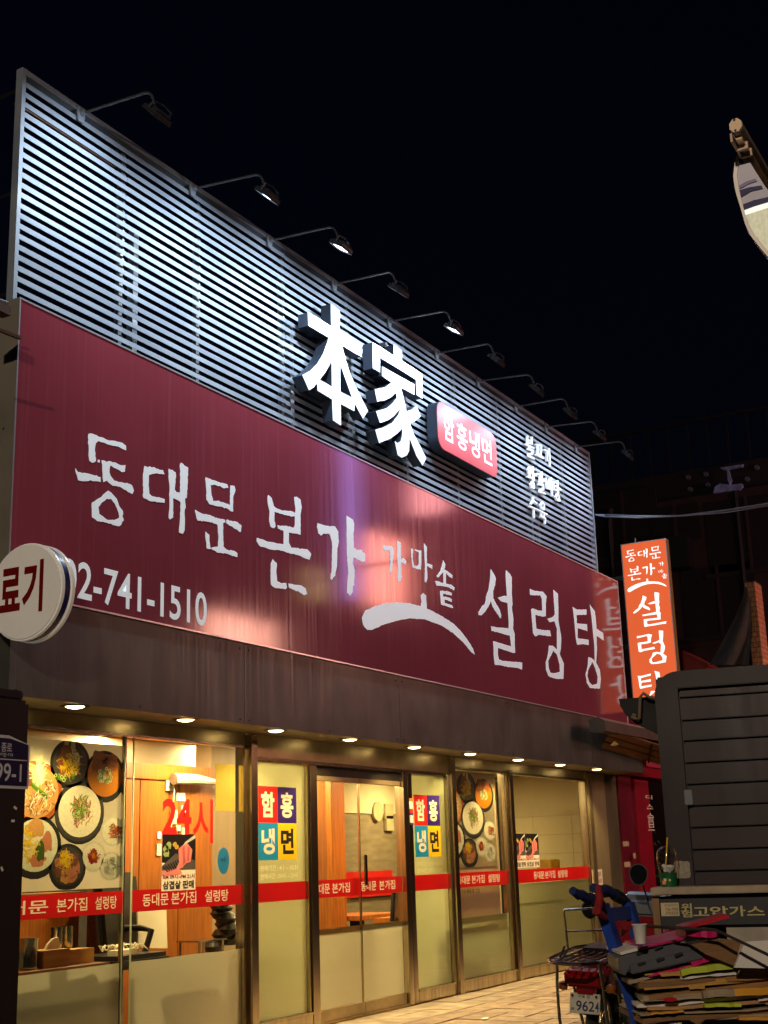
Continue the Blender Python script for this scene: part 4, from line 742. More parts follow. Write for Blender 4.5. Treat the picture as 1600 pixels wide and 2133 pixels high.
# behind the doors
for x, lab in ((fy(666, 1800, 1.35).x, 'wide orange wooden post behind the left door leaf'), (fy(707, 1800, 1.9).x, 'second wooden post deeper behind the left door leaf')):
    y = 1.35 if 'wide' in lab else 1.9; ibox('wooden_post', MB().box(x-.14, x+.14, y, y+.12, .07, 2.5), M_wd, lab, 'post', (x, y, .07), .004)
bw_ = thing('inner_wall', 'grey stone-look inner wall behind the right door leaf', 'wall', (9, 3.2, .07)); MB().box(7.2, 12.0, 3.2, 3.3, .07, 2.0).build('wall_face', mat('stone_wallpaper', lin(128, 112, 84), .7, 0, .3, 5., (.6, 1, 3)), bw_); MB().box(7.2, 12.0, 3.18, 3.3, 2.005, 2.5).build('upper_face', M_cream, bw_)
a = fy(670, 1828, 3.17); b = fy(818, 1848, 3.17)
rs = thing('inner_red_sign', 'small red sign with cream lettering on the inner wall behind the doors', 'sign', ((a.x+b.x)/2, 3.17, b.z)); MB().box(a.x, b.x, 3.165, 3.18, b.z-.1, a.z+.05).build('sign_face', M_band, rs); text('동대문 본가 가마솥', (a.x+.1, 3.163, b.z-.02), ((b.x-a.x)*.5, 0, 0), (0, 0, .1)).build('lettering', M_vlet, rs); text('설렁탕', (a.x+(b.x-a.x)*.6, 3.163, b.z-.02), ((b.x-a.x)*.34, 0, 0), (0, 0, .15), .02).build('lettering', M_vlet, rs)
for k, (px, py, w, h) in enumerate(((787, 1690, .26, .26), (810, 1690, .22, .2), (812, 1715, .2, .2))):
    p = fy(px, py, 3.16); fo = thing('wall_frame', ('round', 'square', 'lower square')[k]+' pale frame hung on the stone-look wall behind the right door', 'frame', (p.x, 3.17, p.z-.1), group='frames on the inner wall')
    if k == 0: MB().cyl((p.x, 3.15, p.z), (p.x, 3.19, p.z), w/2, n=24).build('frame_body', mat('pale_frame', lin(176, 160, 120), .5), fo)
    else: MB().box(p.x-w/2, p.x+w/2, 3.15, 3.19, p.z-h/2, p.z+h/2).build('frame_body', mat('pale_frame', lin(176, 160, 120), .5), fo)
def dchair(x, y, rz, lab):
    t = thing('dining_chair', lab, 'chair', (x, y, .07), (0, 0, rz), 'dark dining chairs')
    MB().box(-.22, .22, -.22, .22, .42, .48).build('seat', M_leather, t, bevel=.02, world=False); MB().obox((0, .22, .76), (.44, .05, .58), Matrix.Rotation(-.1, 3, 'X')).build('backrest', M_leather, t, bevel=.02, world=False)
    for sx_ in (-.19, .19):
        for sy in (-.19, .19): MB().box(sx_-.02, sx_+.02, sy-.02, sy+.02, 0, .42).build('leg', M_blk, t, world=False)
c = fy(786, 1915, 1.25); dchair(c.x, 1.25, .25+math.pi, 'dark leather dining chair behind the right door leaf')
def dtable(x, y, lab):
    t = thing('dining_table', lab, 'table', (x, y, .07), group='dining tables inside'); MB().box(x-.5, x+.5, y-.35, y+.35, .75, .8).build('table_top', M_wd, t, bevel=.005); MB().box(x-.06, x+.06, y-.06, y+.06, .09, .75).build('pedestal', M_blk, t); MB().box(x-.25, x+.25, y-.2, y+.2, .071, .09).build('base', M_blk, t)
c = fy(735, 1930, 2.1); dtable(c.x+.1, 2.1, 'orange wooden dining table behind the doors')
dtable(7.1, .95, 'dining table with pine boxes just inside the right poster window')
bx = thing('tissue_box', 'pine boxes on the table inside the right poster window', 'tissue box', (7.1, .8, .8)); c = fy(952, 1900, .8)
MB().box(c.x-.12, c.x+.1, .72, .88, .8, .93).build('box_body', M_pine, bx, bevel=.003); MB().box(c.x+.11, c.x+.36, .74, .88, .8, .91).build('side_tray', M_pine, bx, bevel=.003)
# tiled kitchen wall in the last window
M_tile = mat('cream_tile', lin(216, 200, 156), .25, 0, .06, 2.)
tw = thing('tiled_wall', 'cream tiled side wall inside the rightmost window', 'wall', (12.08, 1.2, .07)); MB().box(12.093, 12.17, .56, 4.58, .07, 2.51).build('wall_core', mat('tile_grout', lin(150, 132, 92), .8), tw)
tl = None
for r in range(7):
    for c_ in range(4):
        if tl is None: tl = o = MB().box(0, .012, 0, .596, 0, .256).build('tile', M_tile, tw, bevel=.0015, world=False)
        else: o = tl.copy(); COL.objects.link(o)
        o.location = (0, .58-1.2+.6*c_, .04+.26*r)
MB().box(12.081, 12.093, .56, 4.58, 1.93, 2.51).build('upper_board', M_cream, tw)
ibox('dark_fridge', MB().box(9.2, 10.4, 1.75, 2.1, .07, 2.4), mat('dark_cabinet', lin(74, 70, 50), .5), 'dark cabinet behind the twin meat posters', 'cabinet', (9.8, 1.75, .07), .01)
c = fy(1157, 1800, 1.0); ibox('yellow_box', MB().box(c.x-.16, c.x+.16, 1.0, 1.2, c.z-.12, c.z+.06), mat('yellow_carton', lin(190, 140, 40), .6, 0, .3, 12.), 'small yellow carton standing behind the band of the rightmost window', 'carton', (c.x, 1.0, c.z-.12), .004)
# ceiling lights inside
M_cl = glow('ceiling_lamp_disc', (1, .76, .36), 9, .03)
CLS = [(fz(228, 1530, 2.515), 'nearest to the left food poster'), (fz(425, 1552, 2.515), 'behind the yellow sheet'), (Vector((5.2, 1.1, 2.515)), 'behind the left door leaf'), (Vector((6.4, 2.3, 2.515)), 'deep behind the right door leaf'), (Vector((7.6, 1.0, 2.515)), 'behind the right food poster'), (Vector((10.0, 2.3, 2.515)), 'in the tiled room at the right'), (Vector((3.4, 1.0, 2.515)), 'behind the left four-colour panel'), (Vector((1.2, 2.9, 2.515)), 'far behind the leftmost pane')]
root = None
for p, lab in CLS:
    p = Vector((p.x, max(p.y, .75), 2.515))
    if root is None:
        root = d = thing('ceiling_light', '', 'ceiling light', p, group='round ceiling lights inside')
        MB().lathe([(.001, -.002), (.085, -.002), (.085, .003), (.001, .003)], p, 24).build('lamp_disc', M_cl, d); MB().lathe([(.086, -.004), (.1, -.004), (.1, .004), (.086, .004)], p, 24).build('rim', M_vlet, d)
        lamp('ceiling_beam', 'AREA', 96, (1, .73, .37), d, p+Vector((0, 0, -.012)), (0, 0, -1), shape='DISK', size=.3)
    else: d = copy_tree(root); d.location = p
    d['label'] = 'round warm ceiling light inside, '+lab
# ================================================================== ground
M_asph = mat('asphalt', lin(62, 60, 58), .9, 0, .25, 30., bump=.4)
g = MB(); g.add([(-120, -120, -.06), (160, -120, -.06), (160, 120, -.06), (-120, 120, -.06)], [(0, 1, 2, 3)]); struct(g.build('ground', M_asph))
M_bed = mat('paver_bed', lin(70, 60, 44), .95, 0, .3, 40., bump=.4)
pv = struct(MB().box(-8, 40, -4.6, GY+.6, -.055, ZG-.012).build('pavement', M_bed))
M_slab = mat('pale_kerb_slab', lin(178, 160, 124), .75, 0, .4, 5., bump=.25, col2=lin(122, 106, 78)); M_pav = [mat('paver_%s' % 'abc'[i], lin(*c), .8, 0, .38, 9., bump=.35) for i, c in enumerate(((150, 128, 98), (140, 118, 90), (160, 138, 108)))]
rg = random.Random(21)
def slabs(y0, y1, L, x0, x1, name, ms, dz):
    pr = {}; x = x0
    while x < x1:
        k = rg.randrange(len(ms))
        if k not in pr: pr[k] = o = MB().box(0, L-.006, 0, y1-y0-.006, 0, .03).build(name, ms[k], pv, bevel=.003, world=False)
        else: o = pr[k].copy(); COL.objects.link(o)
        o.location = (x, y0, ZG-.03+rg.uniform(-.002, .002)); o.rotation_euler = (rg.uniform(-.004, .004), rg.uniform(-.003, .003), rg.uniform(-.004, .004)); x += L
slabs(.115, GY-.06, .9, 3.4, 12.4, 'slab', [M_slab], 0); slabs(-.2, .112, .6, 3.1, 12.4, 'slab', [M_slab], 0); slabs(-.47, -.205, .54, 2.9, 12.4, 'paver', M_pav, 0)
pr = {}
a = .27; n_ = 0
for i in range(-30, 46):
    for j in range(-30, 30):
        # herringbone of 1 x 2 units
        for kind in (0, 1):
            if kind == 0: X_, Y_, w, h = i*4+j, j, 2, 1
            else: X_, Y_, w, h = i*4+j+2, j-0, 1, 2
            x = 3.+X_*a; y = -.475-a*2 - Y_*a
            if not (2.2 < x < 12.2 and -2.9 < y and y+a < -.47): continue
            if y+h*a > -.46: h = 1
            k = (rg.randrange(3), w, h)
            if k not in pr: pr[k] = o = MB().box(0, w*a-.008, 0, h*a-.008, 0, .03).build('paver', M_pav[k[0]], pv, bevel=.004, world=False)
            else: o = pr[k].copy(); COL.objects.link(o)
            o.location = (x, y, ZG-.0305+rg.uniform(-.0025, .002)); o.rotation_euler = (rg.uniform(-.006, .006), rg.uniform(-.006, .006), 0); n_ += 1
for k, (px, py, w_, lab) in enumerate(((1011, 2122, .06, 'white paper scrap on the pavers in front of the doors'), (948, 2076, .03, 'tiny pale scrap beside the steel frame foot'), (1062, 2068, .04, 'small crumpled scrap on the pale slabs'))):
    q = fz(px, py, ZG+.004); tag(setorigin(MB().prism([(-w_, -.3*w_), (.2*w_, -.5*w_), (w_, .1*w_), (.3*w_, .5*w_), (-.7*w_, .4*w_)], q, (1, 0, 0), (0, 1, 0), (0, 0, .004)).build('paper_scrap', M_vlet), q), lab, 'litter')
# ================================================================== left neighbour
M_dkwall = mat('dark_brown_metal', lin(30, 25, 22), .5, .2, .25, 3.)
p = fd(66, 1460, 6.5)
lp = thing('dark_pillar', 'dark brown metal pillar at the left edge carrying the blue address plate', 'pillar', (p.x-.3, p.y, ZG))
MB().box(p.x-1.3, p.x, p.y, p.y+.5, ZG, p.z).build('pillar_body', M_dkwall, lp, bevel=.02)
MB().box(p.x-1.35, p.x-.02, p.y+.03, p.y+.52, p.z+.001, p.z+.05).build('cap', M_blk, lp, bevel=.01)
for k, (px, py) in enumerate(((27, 1710), (32, 1683), (4, 1810))):
    c = fy(px, py, p.y-.001); MB().obox((c.x, p.y-.0012, c.z), (.022, .001, .012), Matrix.Rotation(.5*k, 3, 'Y')).build('paper_scrap', M_vlet, lp)
ap = thing('address_plate', 'navy blue house number plate with white border on the dark pillar', 'plate', (p.x-.3, p.y, 1.9)); yq = p.y-.004
A = lambda px, py, dy=0: fy(px, py, yq+dy)
def plate(pts, dy): return [(A(a, b).x, A(a, b).z) for a, b in pts]
xr = A(61, 1600).x; xl = xr-.62; zb = A(30, 1643).z; zs = A(56, 1552).z; zp = A(19, 1532).z; xm = A(19, 1532).x
def pent(i): return [(xl+i, zb+i), (xr-i, zb+i), (xr-i, zs), (xm+i*.4, zp-i), (xm-.1, zp-i), (xl+i, zs)]
outline([pent(0)], .003, (0, yq+.003, 0), (1, 0, 0), (0, 0, 1)).build('white_border', mat('plate_white', lin(206, 202, 204), .35), ap)
outline([pent(.014)], .002, (0, yq, 0), (1, 0, 0), (0, 0, 1)).build('navy_field', mat('plate_navy', lin(22, 22, 58), .3), ap)
yt = yq-.0028
mw = mat('plate_white', lin(206, 202, 204), .35)
textf('종로', (3, 1555), (15, 1567), (25, 1555), (15, 1548), yt, .012).build('lettering', mw, ap); textf('Jong-ro', (-8, 1571), (10, 1577), (27, 1571), (10, 1566), yt).build('lettering', mw, ap); textf('99-1', (-10, 1610), (17, 1628), (45, 1610), (17, 1590), yt, .01).build('numerals', mw, ap)
a_ = A(0, 1581); MB().box(xl+.02, xr-.02, yt, yt+.0005, a_.z-.0025, a_.z+.0025).build('rule_line', mw, ap)
# round projecting sign
c = fd(50, 1232, 8.0)
rs = thing('round_projecting_sign', 'round cream projecting sign with dark red characters and a blue rim stripe', 'sign', (c.x, c.y, c.z-.31))
def disc(mb, x0, x1, r, n=48): mb.cyl((x0, c.y, c.z), (x1, c.y, c.z), r, n=n); return mb
M_rc = mat('cream_acrylic', lin(232, 226, 214), .25, 0, .06, 3., emit=(1, .92, .8, 1), estr=.08)
disc(MB(), c.x, c.x+.045, .302).build('front_face', M_rc, rs, True, bevel=.012); disc(MB(), c.x+.046, c.x+.082, .296).build('blue_stripe', mat('navy_stripe', lin(24, 30, 84), .3), rs, True); disc(MB(), c.x+.083, c.x+.13, .304).build('rear_face', M_rc, rs, True, bevel=.012)
MB().cyl((c.x+.065, c.y+.29, c.z), (c.x+.065, c.y+.75, c.z), .02).build('mount_arm', M_blk, rs)
def tx(body, l, r, t, b): 
    y0 = fx(*l, c.x).y; y1 = fx(*r, c.x).y; z0 = fx(*b, c.x).z; z1 = fx(*t, c.x).z
    return text(body, (c.x-.0015, y0, z0), (0, y1-y0, 0), (0, 0, z1-z0), .035)
M_dr = mat('dark_red_vinyl', lin(120, 8, 10), .4)
tx('료', (1, 1230), (43, 1225), (25, 1183), (25, 1274)).build('character', M_dr, rs); tx('기', (47, 1225), (90, 1220), (68, 1168), (68, 1276)).build('character', M_dr, rs)
# neighbour's wall and eaves behind it
nb = thing('left_neighbour_house', 'dark low house wall behind the round sign at the left edge', 'building', (-2, .35, ZG))
MB().box(-9, -.13, .5, 4, ZG, 3.0).build('wall', M_dkwall, nb); MB().box(-9, -.14, .28, 4.2, 3.0, 3.12).build('roof', M_blk, nb)
a = fd(-40, 672, 7.6); b = fd(42, 704, 7.9); e = thing('eave_bars', 'brown eave bars sticking in at the upper left edge', 'eave', tuple(b)); MB().tube([a, b], .014, 4).build('lower_bar', mat('rust_bar', lin(92, 62, 44), .7), e)
a = fd(-40, 630, 7.9); b = fd(14, 645, 8.1); MB().obox((a+b)/2, ((b-a).length, .07, .06), Matrix.Rotation(math.atan2(b.y-a.y, b.x-a.x), 3, 'Z')).build('upper_board', mat('rust_bar', lin(92, 62, 44), .7), e); MB().tube([a+Vector((0, 0, .05)), b+Vector((0, 0, .045))], .012, 6).build('white_edge', M_alu, e)
# ================================================================== right: orange light box
Xo = 12.0
t0 = fx(1290, 1135, Xo); t1 = fx(1390, 1120, Xo); bt = 3.3
y0o, y1o = fx(1306, 1300, Xo).y, fx(1402, 1290, Xo).y; z1o = (t0.z+t1.z)/2
th = .13
ob = thing('orange_light_box', 'tall orange projecting light box with white brush lettering at the right end of the facade', 'light box', (Xo, (y0o+y1o)/2, bt))
M_org = glow('orange_lit_face', lin(238, 104, 58), 1.05, .2, 1.5); M_wht = glow('white_lit_letter', (1, .93, .88), 1.35, .03)
M_olive = mat('olive_side', lin(150, 136, 52), .4, .4, .15, 3.)
MB().box(Xo+.004, Xo+th, y1o, y0o, bt, z1o).build('box_body', M_olive, ob, bevel=.006)
MB().box(Xo, Xo+.003, y1o+.012, y0o-.012, bt+.012, z1o-.012).build('lit_face', M_org, ob)
fr = MB(); 
for q in ((y1o, y1o+.012, bt, z1o), (y0o-.012, y0o, bt, z1o)): fr.box(Xo-.004, Xo+.0035, q[0], q[1], q[2], q[3])
fr.box(Xo-.004, Xo+.0035, y1o+.012, y0o-.012, z1o-.012, z1o); fr.build('trim', mat('bright_trim', lin(205, 200, 205), .3), ob)
MB().cyl((Xo+th/2, (y0o*.7+y1o*.3), z1o), (Xo+th/2, (y0o*.7+y1o*.3), z1o+.08), .012).build('hook', M_alu, ob); MB().box(Xo+.02, Xo+.08, y0o, .5, 4.2, 4.26).build('mount_arm', M_blk, ob); MB().box(Xo+.02, Xo+.08, y0o, .5, 5.2, 5.26).build('mount_arm', M_blk, ob)
def gplace(g, l, t, r, b, O=(1200, 1080), s=4.):
    q = GOUT[g]; u0 = min(p[0] for k in q for p in k); u1 = max(p[0] for k in q for p in k); v0 = min(p[1] for k in q for p in k); v1 = max(p[1] for k in q for p in k)
    cx = (l+r)/2; cy_ = (t+b)/2; P = lambda a, c_: fx(O[0]+a/s, O[1]+c_/s, Xo)
    ya, yb = P(l, cy_).y, P(r, cy_).y; za, zb_ = P(cx, b).z, P(cx, t).z
    out = [[((p[0]-u0)/(u1-u0)*(ya-yb), (p[1]-v0)/(v1-v0)*(zb_-za)) for p in k] for k in q]
    outline(out, .002, (Xo-.0005, ya, za), (0, -1, 0), (0, 0, 1)).build('brush_letter', M_wht, ob)
for g, l, t, r, b in (('dong', 410, 262, 500, 360), ('dae', 515, 255, 600, 330), ('mun', 610, 232, 708, 335), ('bon', 430, 400, 545, 515), ('ga', 555, 375, 660, 475), ('ga_small', 690, 360, 735, 395), ('ma_small', 685, 425, 730, 455), ('sot_small', 715, 455, 760, 500), ('sweep', 425, 500, 755, 595), ('seol', 475, 620, 745, 900), ('reong', 515, 940, 750, 1215), ('tang', 520, 1270, 765, 1530)): gplace(g, l, t, r, b)
# ================================================================== right: magenta shop
M_mag = mat('magenta_paint', lin(150, 12, 40), .4, .1, .2, 3.); M_mag2 = mat('deep_magenta_paint', lin(110, 8, 38), .4, .1, .2, 3.)
ms = thing('magenta_shop', 'narrow magenta painted shop front right of the restaurant', 'building', (13, .4, ZG)); ym = .40
xa, xb, xc, xd = fy(1291, 1640, ym).x, fy(1318, 1640, ym).x, fy(1347, 1640, ym).x, 16.5
MB().box(xa, xb, ym+.02, ym+.5, ZG, 2.45).build('column', M_mag2, ms, bevel=.005); MB().box(xb+.002, xc, ym-.03, ym+.5, ZG, 2.40).build('column', M_mag, ms, bevel=.005)
MB().box(xa, xd, ym-.035, ym+.5, 2.452, 2.60).build('lintel', M_mag, ms, bevel=.004); MB().box(xa, xd, ym+.1, ym+.5, 2.602, 3.4).build('upper_wall', M_mag2, ms)
sp_ = MB().box(fy(1352, 1590, .3).x, xd, ym-.06, ym+.098, 2.602, 2.95).build('sign_panel', mat('rose_panel', lin(178, 60, 86), .4), ms)
a = fy(1361, 1588, ym-.062); text('한식 술집', (a.x, ym-.062, 2.66), (.9, 0, 0), (0, 0, .2), .01).build('lettering', M_vlet, sp_)
MB().box(xc+.002, xd, ym+.06, ym+.068, ZG+.25, 2.40).build('glass_pane', M_glass, ms); MB().box(xc+.002, xd, ym+.03, ym+.1, ZG, ZG+.25).build('sill', M_mag2, ms); MB().box(xa, xd, 2.2, 2.3, ZG, 2.45).build('inner_wall', M_dkwall, ms)
for k, ch in enumerate('디스슬브'):
    z = fy(1335, 1655+k*19, ym-.03).z; h = (.06, .07, .13, .12)[k]
    text(ch, (xb+.45, ym-.0315, z-h), (.3, 0, 0), (0, 0, h), .01).build('lettering', M_vlet, ms)
for k, (px, py, w) in enumerate(((1304, 1757, .12), (1307, 1800, .12), (1322, 1782, .05))): q = fy(px, py, ym+.018 if k < 2 else ym-.032); MB().box(q.x-w, q.x+w, q.y-.001, q.y+.001, q.z-.04, q.z+.03).build('torn_sticker', mat('torn_paper', lin(190, 176, 140), .8), ms)
# plants behind its glass
pl = thing('window_plant', 'dim leafy plant behind the dark glass of the magenta shop', 'plant', (14, 1.1, ZG)); lf = MB(); rg = random.Random(4)
for k in range(160):
    c_ = Vector((rg.uniform(13.3, 15), rg.uniform(.75, 1.3), rg.uniform(.5, 1.75))); d = Vector((rg.uniform(-1, 1), rg.uniform(-1, .3), rg.uniform(-.6, .8))).normalized(); s = d.orthogonal().normalized()*.035
    lf.add([c_, c_+d*.07+s, c_+d*.17, c_+d*.07-s], [(0, 1, 2, 3)])
lf.build('leaves', mat('dim_leaf', lin(70, 84, 40), .5, 0, .4, 9.), pl); MB().cyl((14, 1., ZG), (14, 1., 1.5), .02).build('stem', M_wd2, pl)
# small white notice on the end pillar
q = fy(1245, 1833, GY-.032); t = thing('pillar_notice', 'small white notice with blue lettering on the steel end pillar', 'notice', (q.x, GY-.03, q.z-.15)); yq2 = GY-.0325
a = fy(1233, 1812, yq2); b = fy(1257, 1852, yq2); MB().box(a.x, b.x, yq2, yq2+.002, b.z-.05, a.z).build('paper_sheet', M_vlet, t); text('주차금지', (a.x+.05, yq2-.001, a.z-.09), (b.x-a.x-.1, 0, 0), (0, 0, .06), .01).build('lettering', mat('indigo_ink', lin(50, 50, 130), .5), t); text('010-6868-4557', (a.x+.03, yq2-.001, a.z-.17), (b.x-a.x-.06, 0, 0), (0, 0, .05)).build('lettering', mat('indigo_ink', lin(50, 50, 130), .5), t)
# shop awning cassette in front of the sign's right corner
aw = thing('awning_cassette', 'rolled awning cassette with an ochre underside below the orange light box', 'awning', (10.3, -.42, 2.6))
ya = -.36
A0 = fy(1262, 1510, ya); A1 = fy(1400, 1560, ya)
xw0 = A0.x; zt0 = fy(1262, 1492, ya).z; zb0 = fy(1262, 1522, ya).z
MB().prism([(ya, zb0), (ya+.1, zb0-.02), (ya+.2, zb0), (ya+.22, zt0-.03), (ya+.1, zt0), (ya+.01, zt0-.05)], (xw0, 0, 0), (0, 1, 0), (0, 0, 1), (3.6, 0, 0)).build('roller_housing', mat('brown_cassette', lin(74, 62, 48), .5, .2, .3, 5.), aw)
aq = [fy(1270, 1521, ya+.02), fy(1420, 1568, ya+.02), fy(1420, 1606, -.03), fy(1253, 1558, -.03)]
MB().add([tuple(q) for q in aq]+[(q.x, q.y, q.z+.02) for q in aq], [(0, 1, 2, 3), (7, 6, 5, 4), (0, 4, 5, 1), (1, 5, 6, 2), (2, 6, 7, 3), (3, 7, 4, 0)]).build('fabric_underside', mat('ochre_fabric', lin(120, 78, 32), .7, 0, .4, 5., (.4, 3, 3)), aw)  # orange tone of the underside is put into the fabric colour, nothing glows
for f_ in (.3, .62): 
    a_, b_ = aq[0].lerp(aq[3], f_), aq[1].lerp(aq[2], f_); MB().tube([a_-Vector((0, 0, .006)), b_-Vector((0, 0, .006))], .008, 6).build('seam_rib', M_blk, aw)
a_, b_ = aq[0].lerp(aq[1], .55), aq[3].lerp(aq[2], .55); MB().tube([a_-Vector((0, 0, .012)), b_-Vector((0, 0, .012))], .014, 6).build('folding_arm', M_blk, aw)
q_ = aq[0].lerp(aq[3], .55).lerp(aq[1].lerp(aq[2], .55), .12); MB().obox(q_-Vector((0, 0, .004)), (.22, .08, .004), Matrix.Rotation(-.7, 3, 'X')).build('maker_label', M_vlet, aw)

# ================================================================== kiosk
aK = math.radians(10); nK = Vector((-math.cos(aK), -math.sin(aK), 0)); rK = Vector((math.sin(aK), -math.cos(aK), 0)); O_ = fd(1398, 1850, 7.0); OK_ = Vector((O_.x, O_.y, 0))
def KP(px, py, w=0.): return fplane(px, py, OK_+nK*w, nK)
def KU(px, py, w=0.): q = KP(px, py, w); return (q-OK_).dot(rK), q.z
def kb(mb, u0, u1, w0, w1, z0, z1): return mb.prism([(u0, z0), (u1, z0), (u1, z1), (u0, z1)], OK_+nK*w0, rK, (0, 0, 1), nK*(w1-w0))
M_kb = mat('dark_taupe_paint', lin(52, 38, 38), .5, .0, .35, 2.2, (1, 1, 2), bump=.12, spec=.3); M_kf = mat('dark_taupe_frame', lin(41, 30, 30), .5, .0, .3, 3., bump=.08, spec=.3)
streaks(M_kb, .3, lin(74, 60, 55), .36, .62)
ki = thing('street_kiosk', 'closed dark brown street kiosk with ribbed shutter boards at the right edge', 'kiosk', (OK_+rK*.8)[:2]+(ZG,))
zt = KU(1500, 1392)[1]; ul = 0.; uf = KU(1418, 1500)[0]; UR = 1.9
mb = MB(); r_ = .13; pts = [(ul, ZG), (uf, ZG), (uf, zt-.095), (UR, zt-.095), (UR, zt)]+[(ul+r_-r_*math.sin(math.radians(90*k/7)), zt-r_+r_*math.cos(math.radians(90*k/7))) for k in range(8)]
mb.prism(pts, OK_, rK, (0, 0, 1), nK*.02); mb.build('outer_frame', M_kf, ki, bevel=.004)
kb(MB(), ul+.005, UR, -1.1, -.03, ZG, zt-.02).build('body', M_kf, ki, bevel=.01)
zbds = [KU(1440, y)[1] for y in (1437, 1455, 1503, 1546, 1592, 1637, 1682, 1727, 1773, 1818, 1848)]
for k, (z1_, z0_) in enumerate(zip(zbds, zbds[1:])):
    o = kb(MB(), uf+.004, UR, -.022, .004, z0_+.008, z1_-.002).build('shutter_board', M_kb, ki, bevel=.006)
    kb(MB(), uf+.004, UR, -.028, -.014, z0_-.002, z0_+.008).build('board_groove', M_blk, ki)
    kb(MB(), uf+.004, UR, .0045, .013, z0_+.010, z0_+.021).build('board_lip', M_kb, ki, bevel=.003)
for z_ in [zt-.05]+[zt-.14-.2*k for k in range(6)]:
    for u_ in ((uf*.5,) if z_ < zt-.06 else (.3, .7, 1.1, 1.5)): MB().cyl(OK_+rK*u_+nK*.02+Vector((0, 0, z_)), OK_+rK*u_+nK*.0235+Vector((0, 0, z_)), .006, n=8).build('rivet', M_kb, ki)
kb(MB(), uf-.012, uf+.03, .021, .034, 1.62, 1.70).build('latch', M_alud, ki, bevel=.004)
uc = KU(1356, 1850, .24)[0]; zc = KU(1400, 1846, .03)[1]
kb(MB(), uc, UR, .0+.0045, .26, zc-.036, zc).build('counter_top', mat('worn_counter', lin(170, 152, 122), .55, 0, .25, 9., bump=.1), ki, bevel=.003)
ub = KU(1376, 1900, .2)[0]; z1_ = zc-.045; z0_ = KU(1450, 1927, .2)[1]
gp = kb(MB(), ub, UR, .17, .2, z0_, z1_).build('black_board', mat('black_board_paint', lin(26, 26, 30), .5, 0, .2, 7.), ki)
kb(MB(), KU(1361, 1900, .2)[0], ub-.002, .15, .21, .2, z1_).build('wooden_leg', wood('raw_wood', lin(150, 112, 62), lin(118, 84, 44)), ki)
kb(MB(), KU(1512, 1940, .2)[0], UR, .12, .16, .55, z0_-.004).build('pale_board', mat('dirty_white_board', lin(170, 160, 140), .7, 0, .25, 6.), ki)
M_yt = mat('pale_yellow_paint', lin(196, 180, 120), .6)
def ktext(body, l, t, r, b, w=.2025, bold=0., m=M_yt):
    u0, _ = KU(l, (t+b)/2, w); u1, _ = KU(r, (t+b)/2, w); _, z1 = KU((l+r)/2, t, w); _, z0 = KU((l+r)/2, b, w)
    return text(body, OK_+nK*w+rK*u0+Vector((0, 0, z0)), rK*(u1-u0), (0, 0, z1-z0), bold).build('lettering', m, gp)
for ch, l, t, r, b in (('위', 1419, 1882, 1441, 1897), ('험', 1419, 1895, 1442, 1911), ('고', 1444, 1890, 1477, 1908), ('압', 1479, 1888, 1517, 1909), ('가', 1519, 1887, 1553, 1909), ('스', 1556, 1888, 1593, 1907), ('주', 1600, 1887, 1635, 1907), ('의', 1638, 1886, 1672, 1907)): 
    if l < 1598: ktext(ch, l, t, r, b, bold=.02)
u0, z1 = KU(1376, 1881, .2025); u1, z0 = KU(1416, 1908, .2025)
lb = kb(MB(), u0, u1, .2005, .202, z0, z1).build('gas_label', mat('label_cream', lin(206, 184, 140), .5), gp); ktext('(주)우리가스', 1384, 1883, 1412, 1889, .2028, 0, M_blk); ktext('736-7900', 1386, 1891, 1413, 1897, .2028, 0, M_blk); ktext('379-8230', 1386, 1899, 1413, 1905, .2028, 0, M_blk)
u0, z1 = KU(1404, 1794, .02); u1, z0 = KU(1440, 1829, .02); rp_ = []
for k in range(18): a = 2*math.pi*k/18; rp_.append(((u0+u1)/2+(u1-u0)*.55*max(-.9, min(.9, 1.25*math.cos(a))), (z0+z1)/2+(z1-z0)*.55*max(-.9, min(.9, 1.25*math.sin(a)))))
MB().prism(rag(rp_, .01, .006), OK_+nK*.0205, rK, (0, 0, 1), nK*.002).build('taped_sheet', mat('crumpled_tape', lin(150, 138, 118), .5, 0, .3, 30., bump=.6), ki)
# side canopy flap with its stay
cf = thing('kiosk_canopy', 'black folded canopy flap with a bent metal stay at the left of the kiosk', 'canopy', tuple(KP(1370, 1480)))
def kpoly(pts, w, th_): return MB().prism([KU(a, b, w) for a, b in pts], OK_+nK*w, rK, (0, 0, 1), nK*th_)
kpoly([(1289, 1456), (1330, 1453), (1386, 1449), (1386, 1530), (1352, 1520), (1322, 1506), (1301, 1486), (1292, 1470)], -.06, -.5).build('flap', mat('black_canvas', lin(30, 28, 27), .8, 0, .2, 9., bump=.2), cf)
sp = [(1377, 1456), (1352, 1452), (1340, 1444), (1334, 1452), (1332, 1497), (1324, 1497), (1316, 1493), (1319, 1489), (1325, 1491)]
MB().tube([KP(a, b, .0) for a, b in sp], .009, 8).build('metal_stay', mat('dull_stay', lin(150, 130, 104), .4, .6), cf)
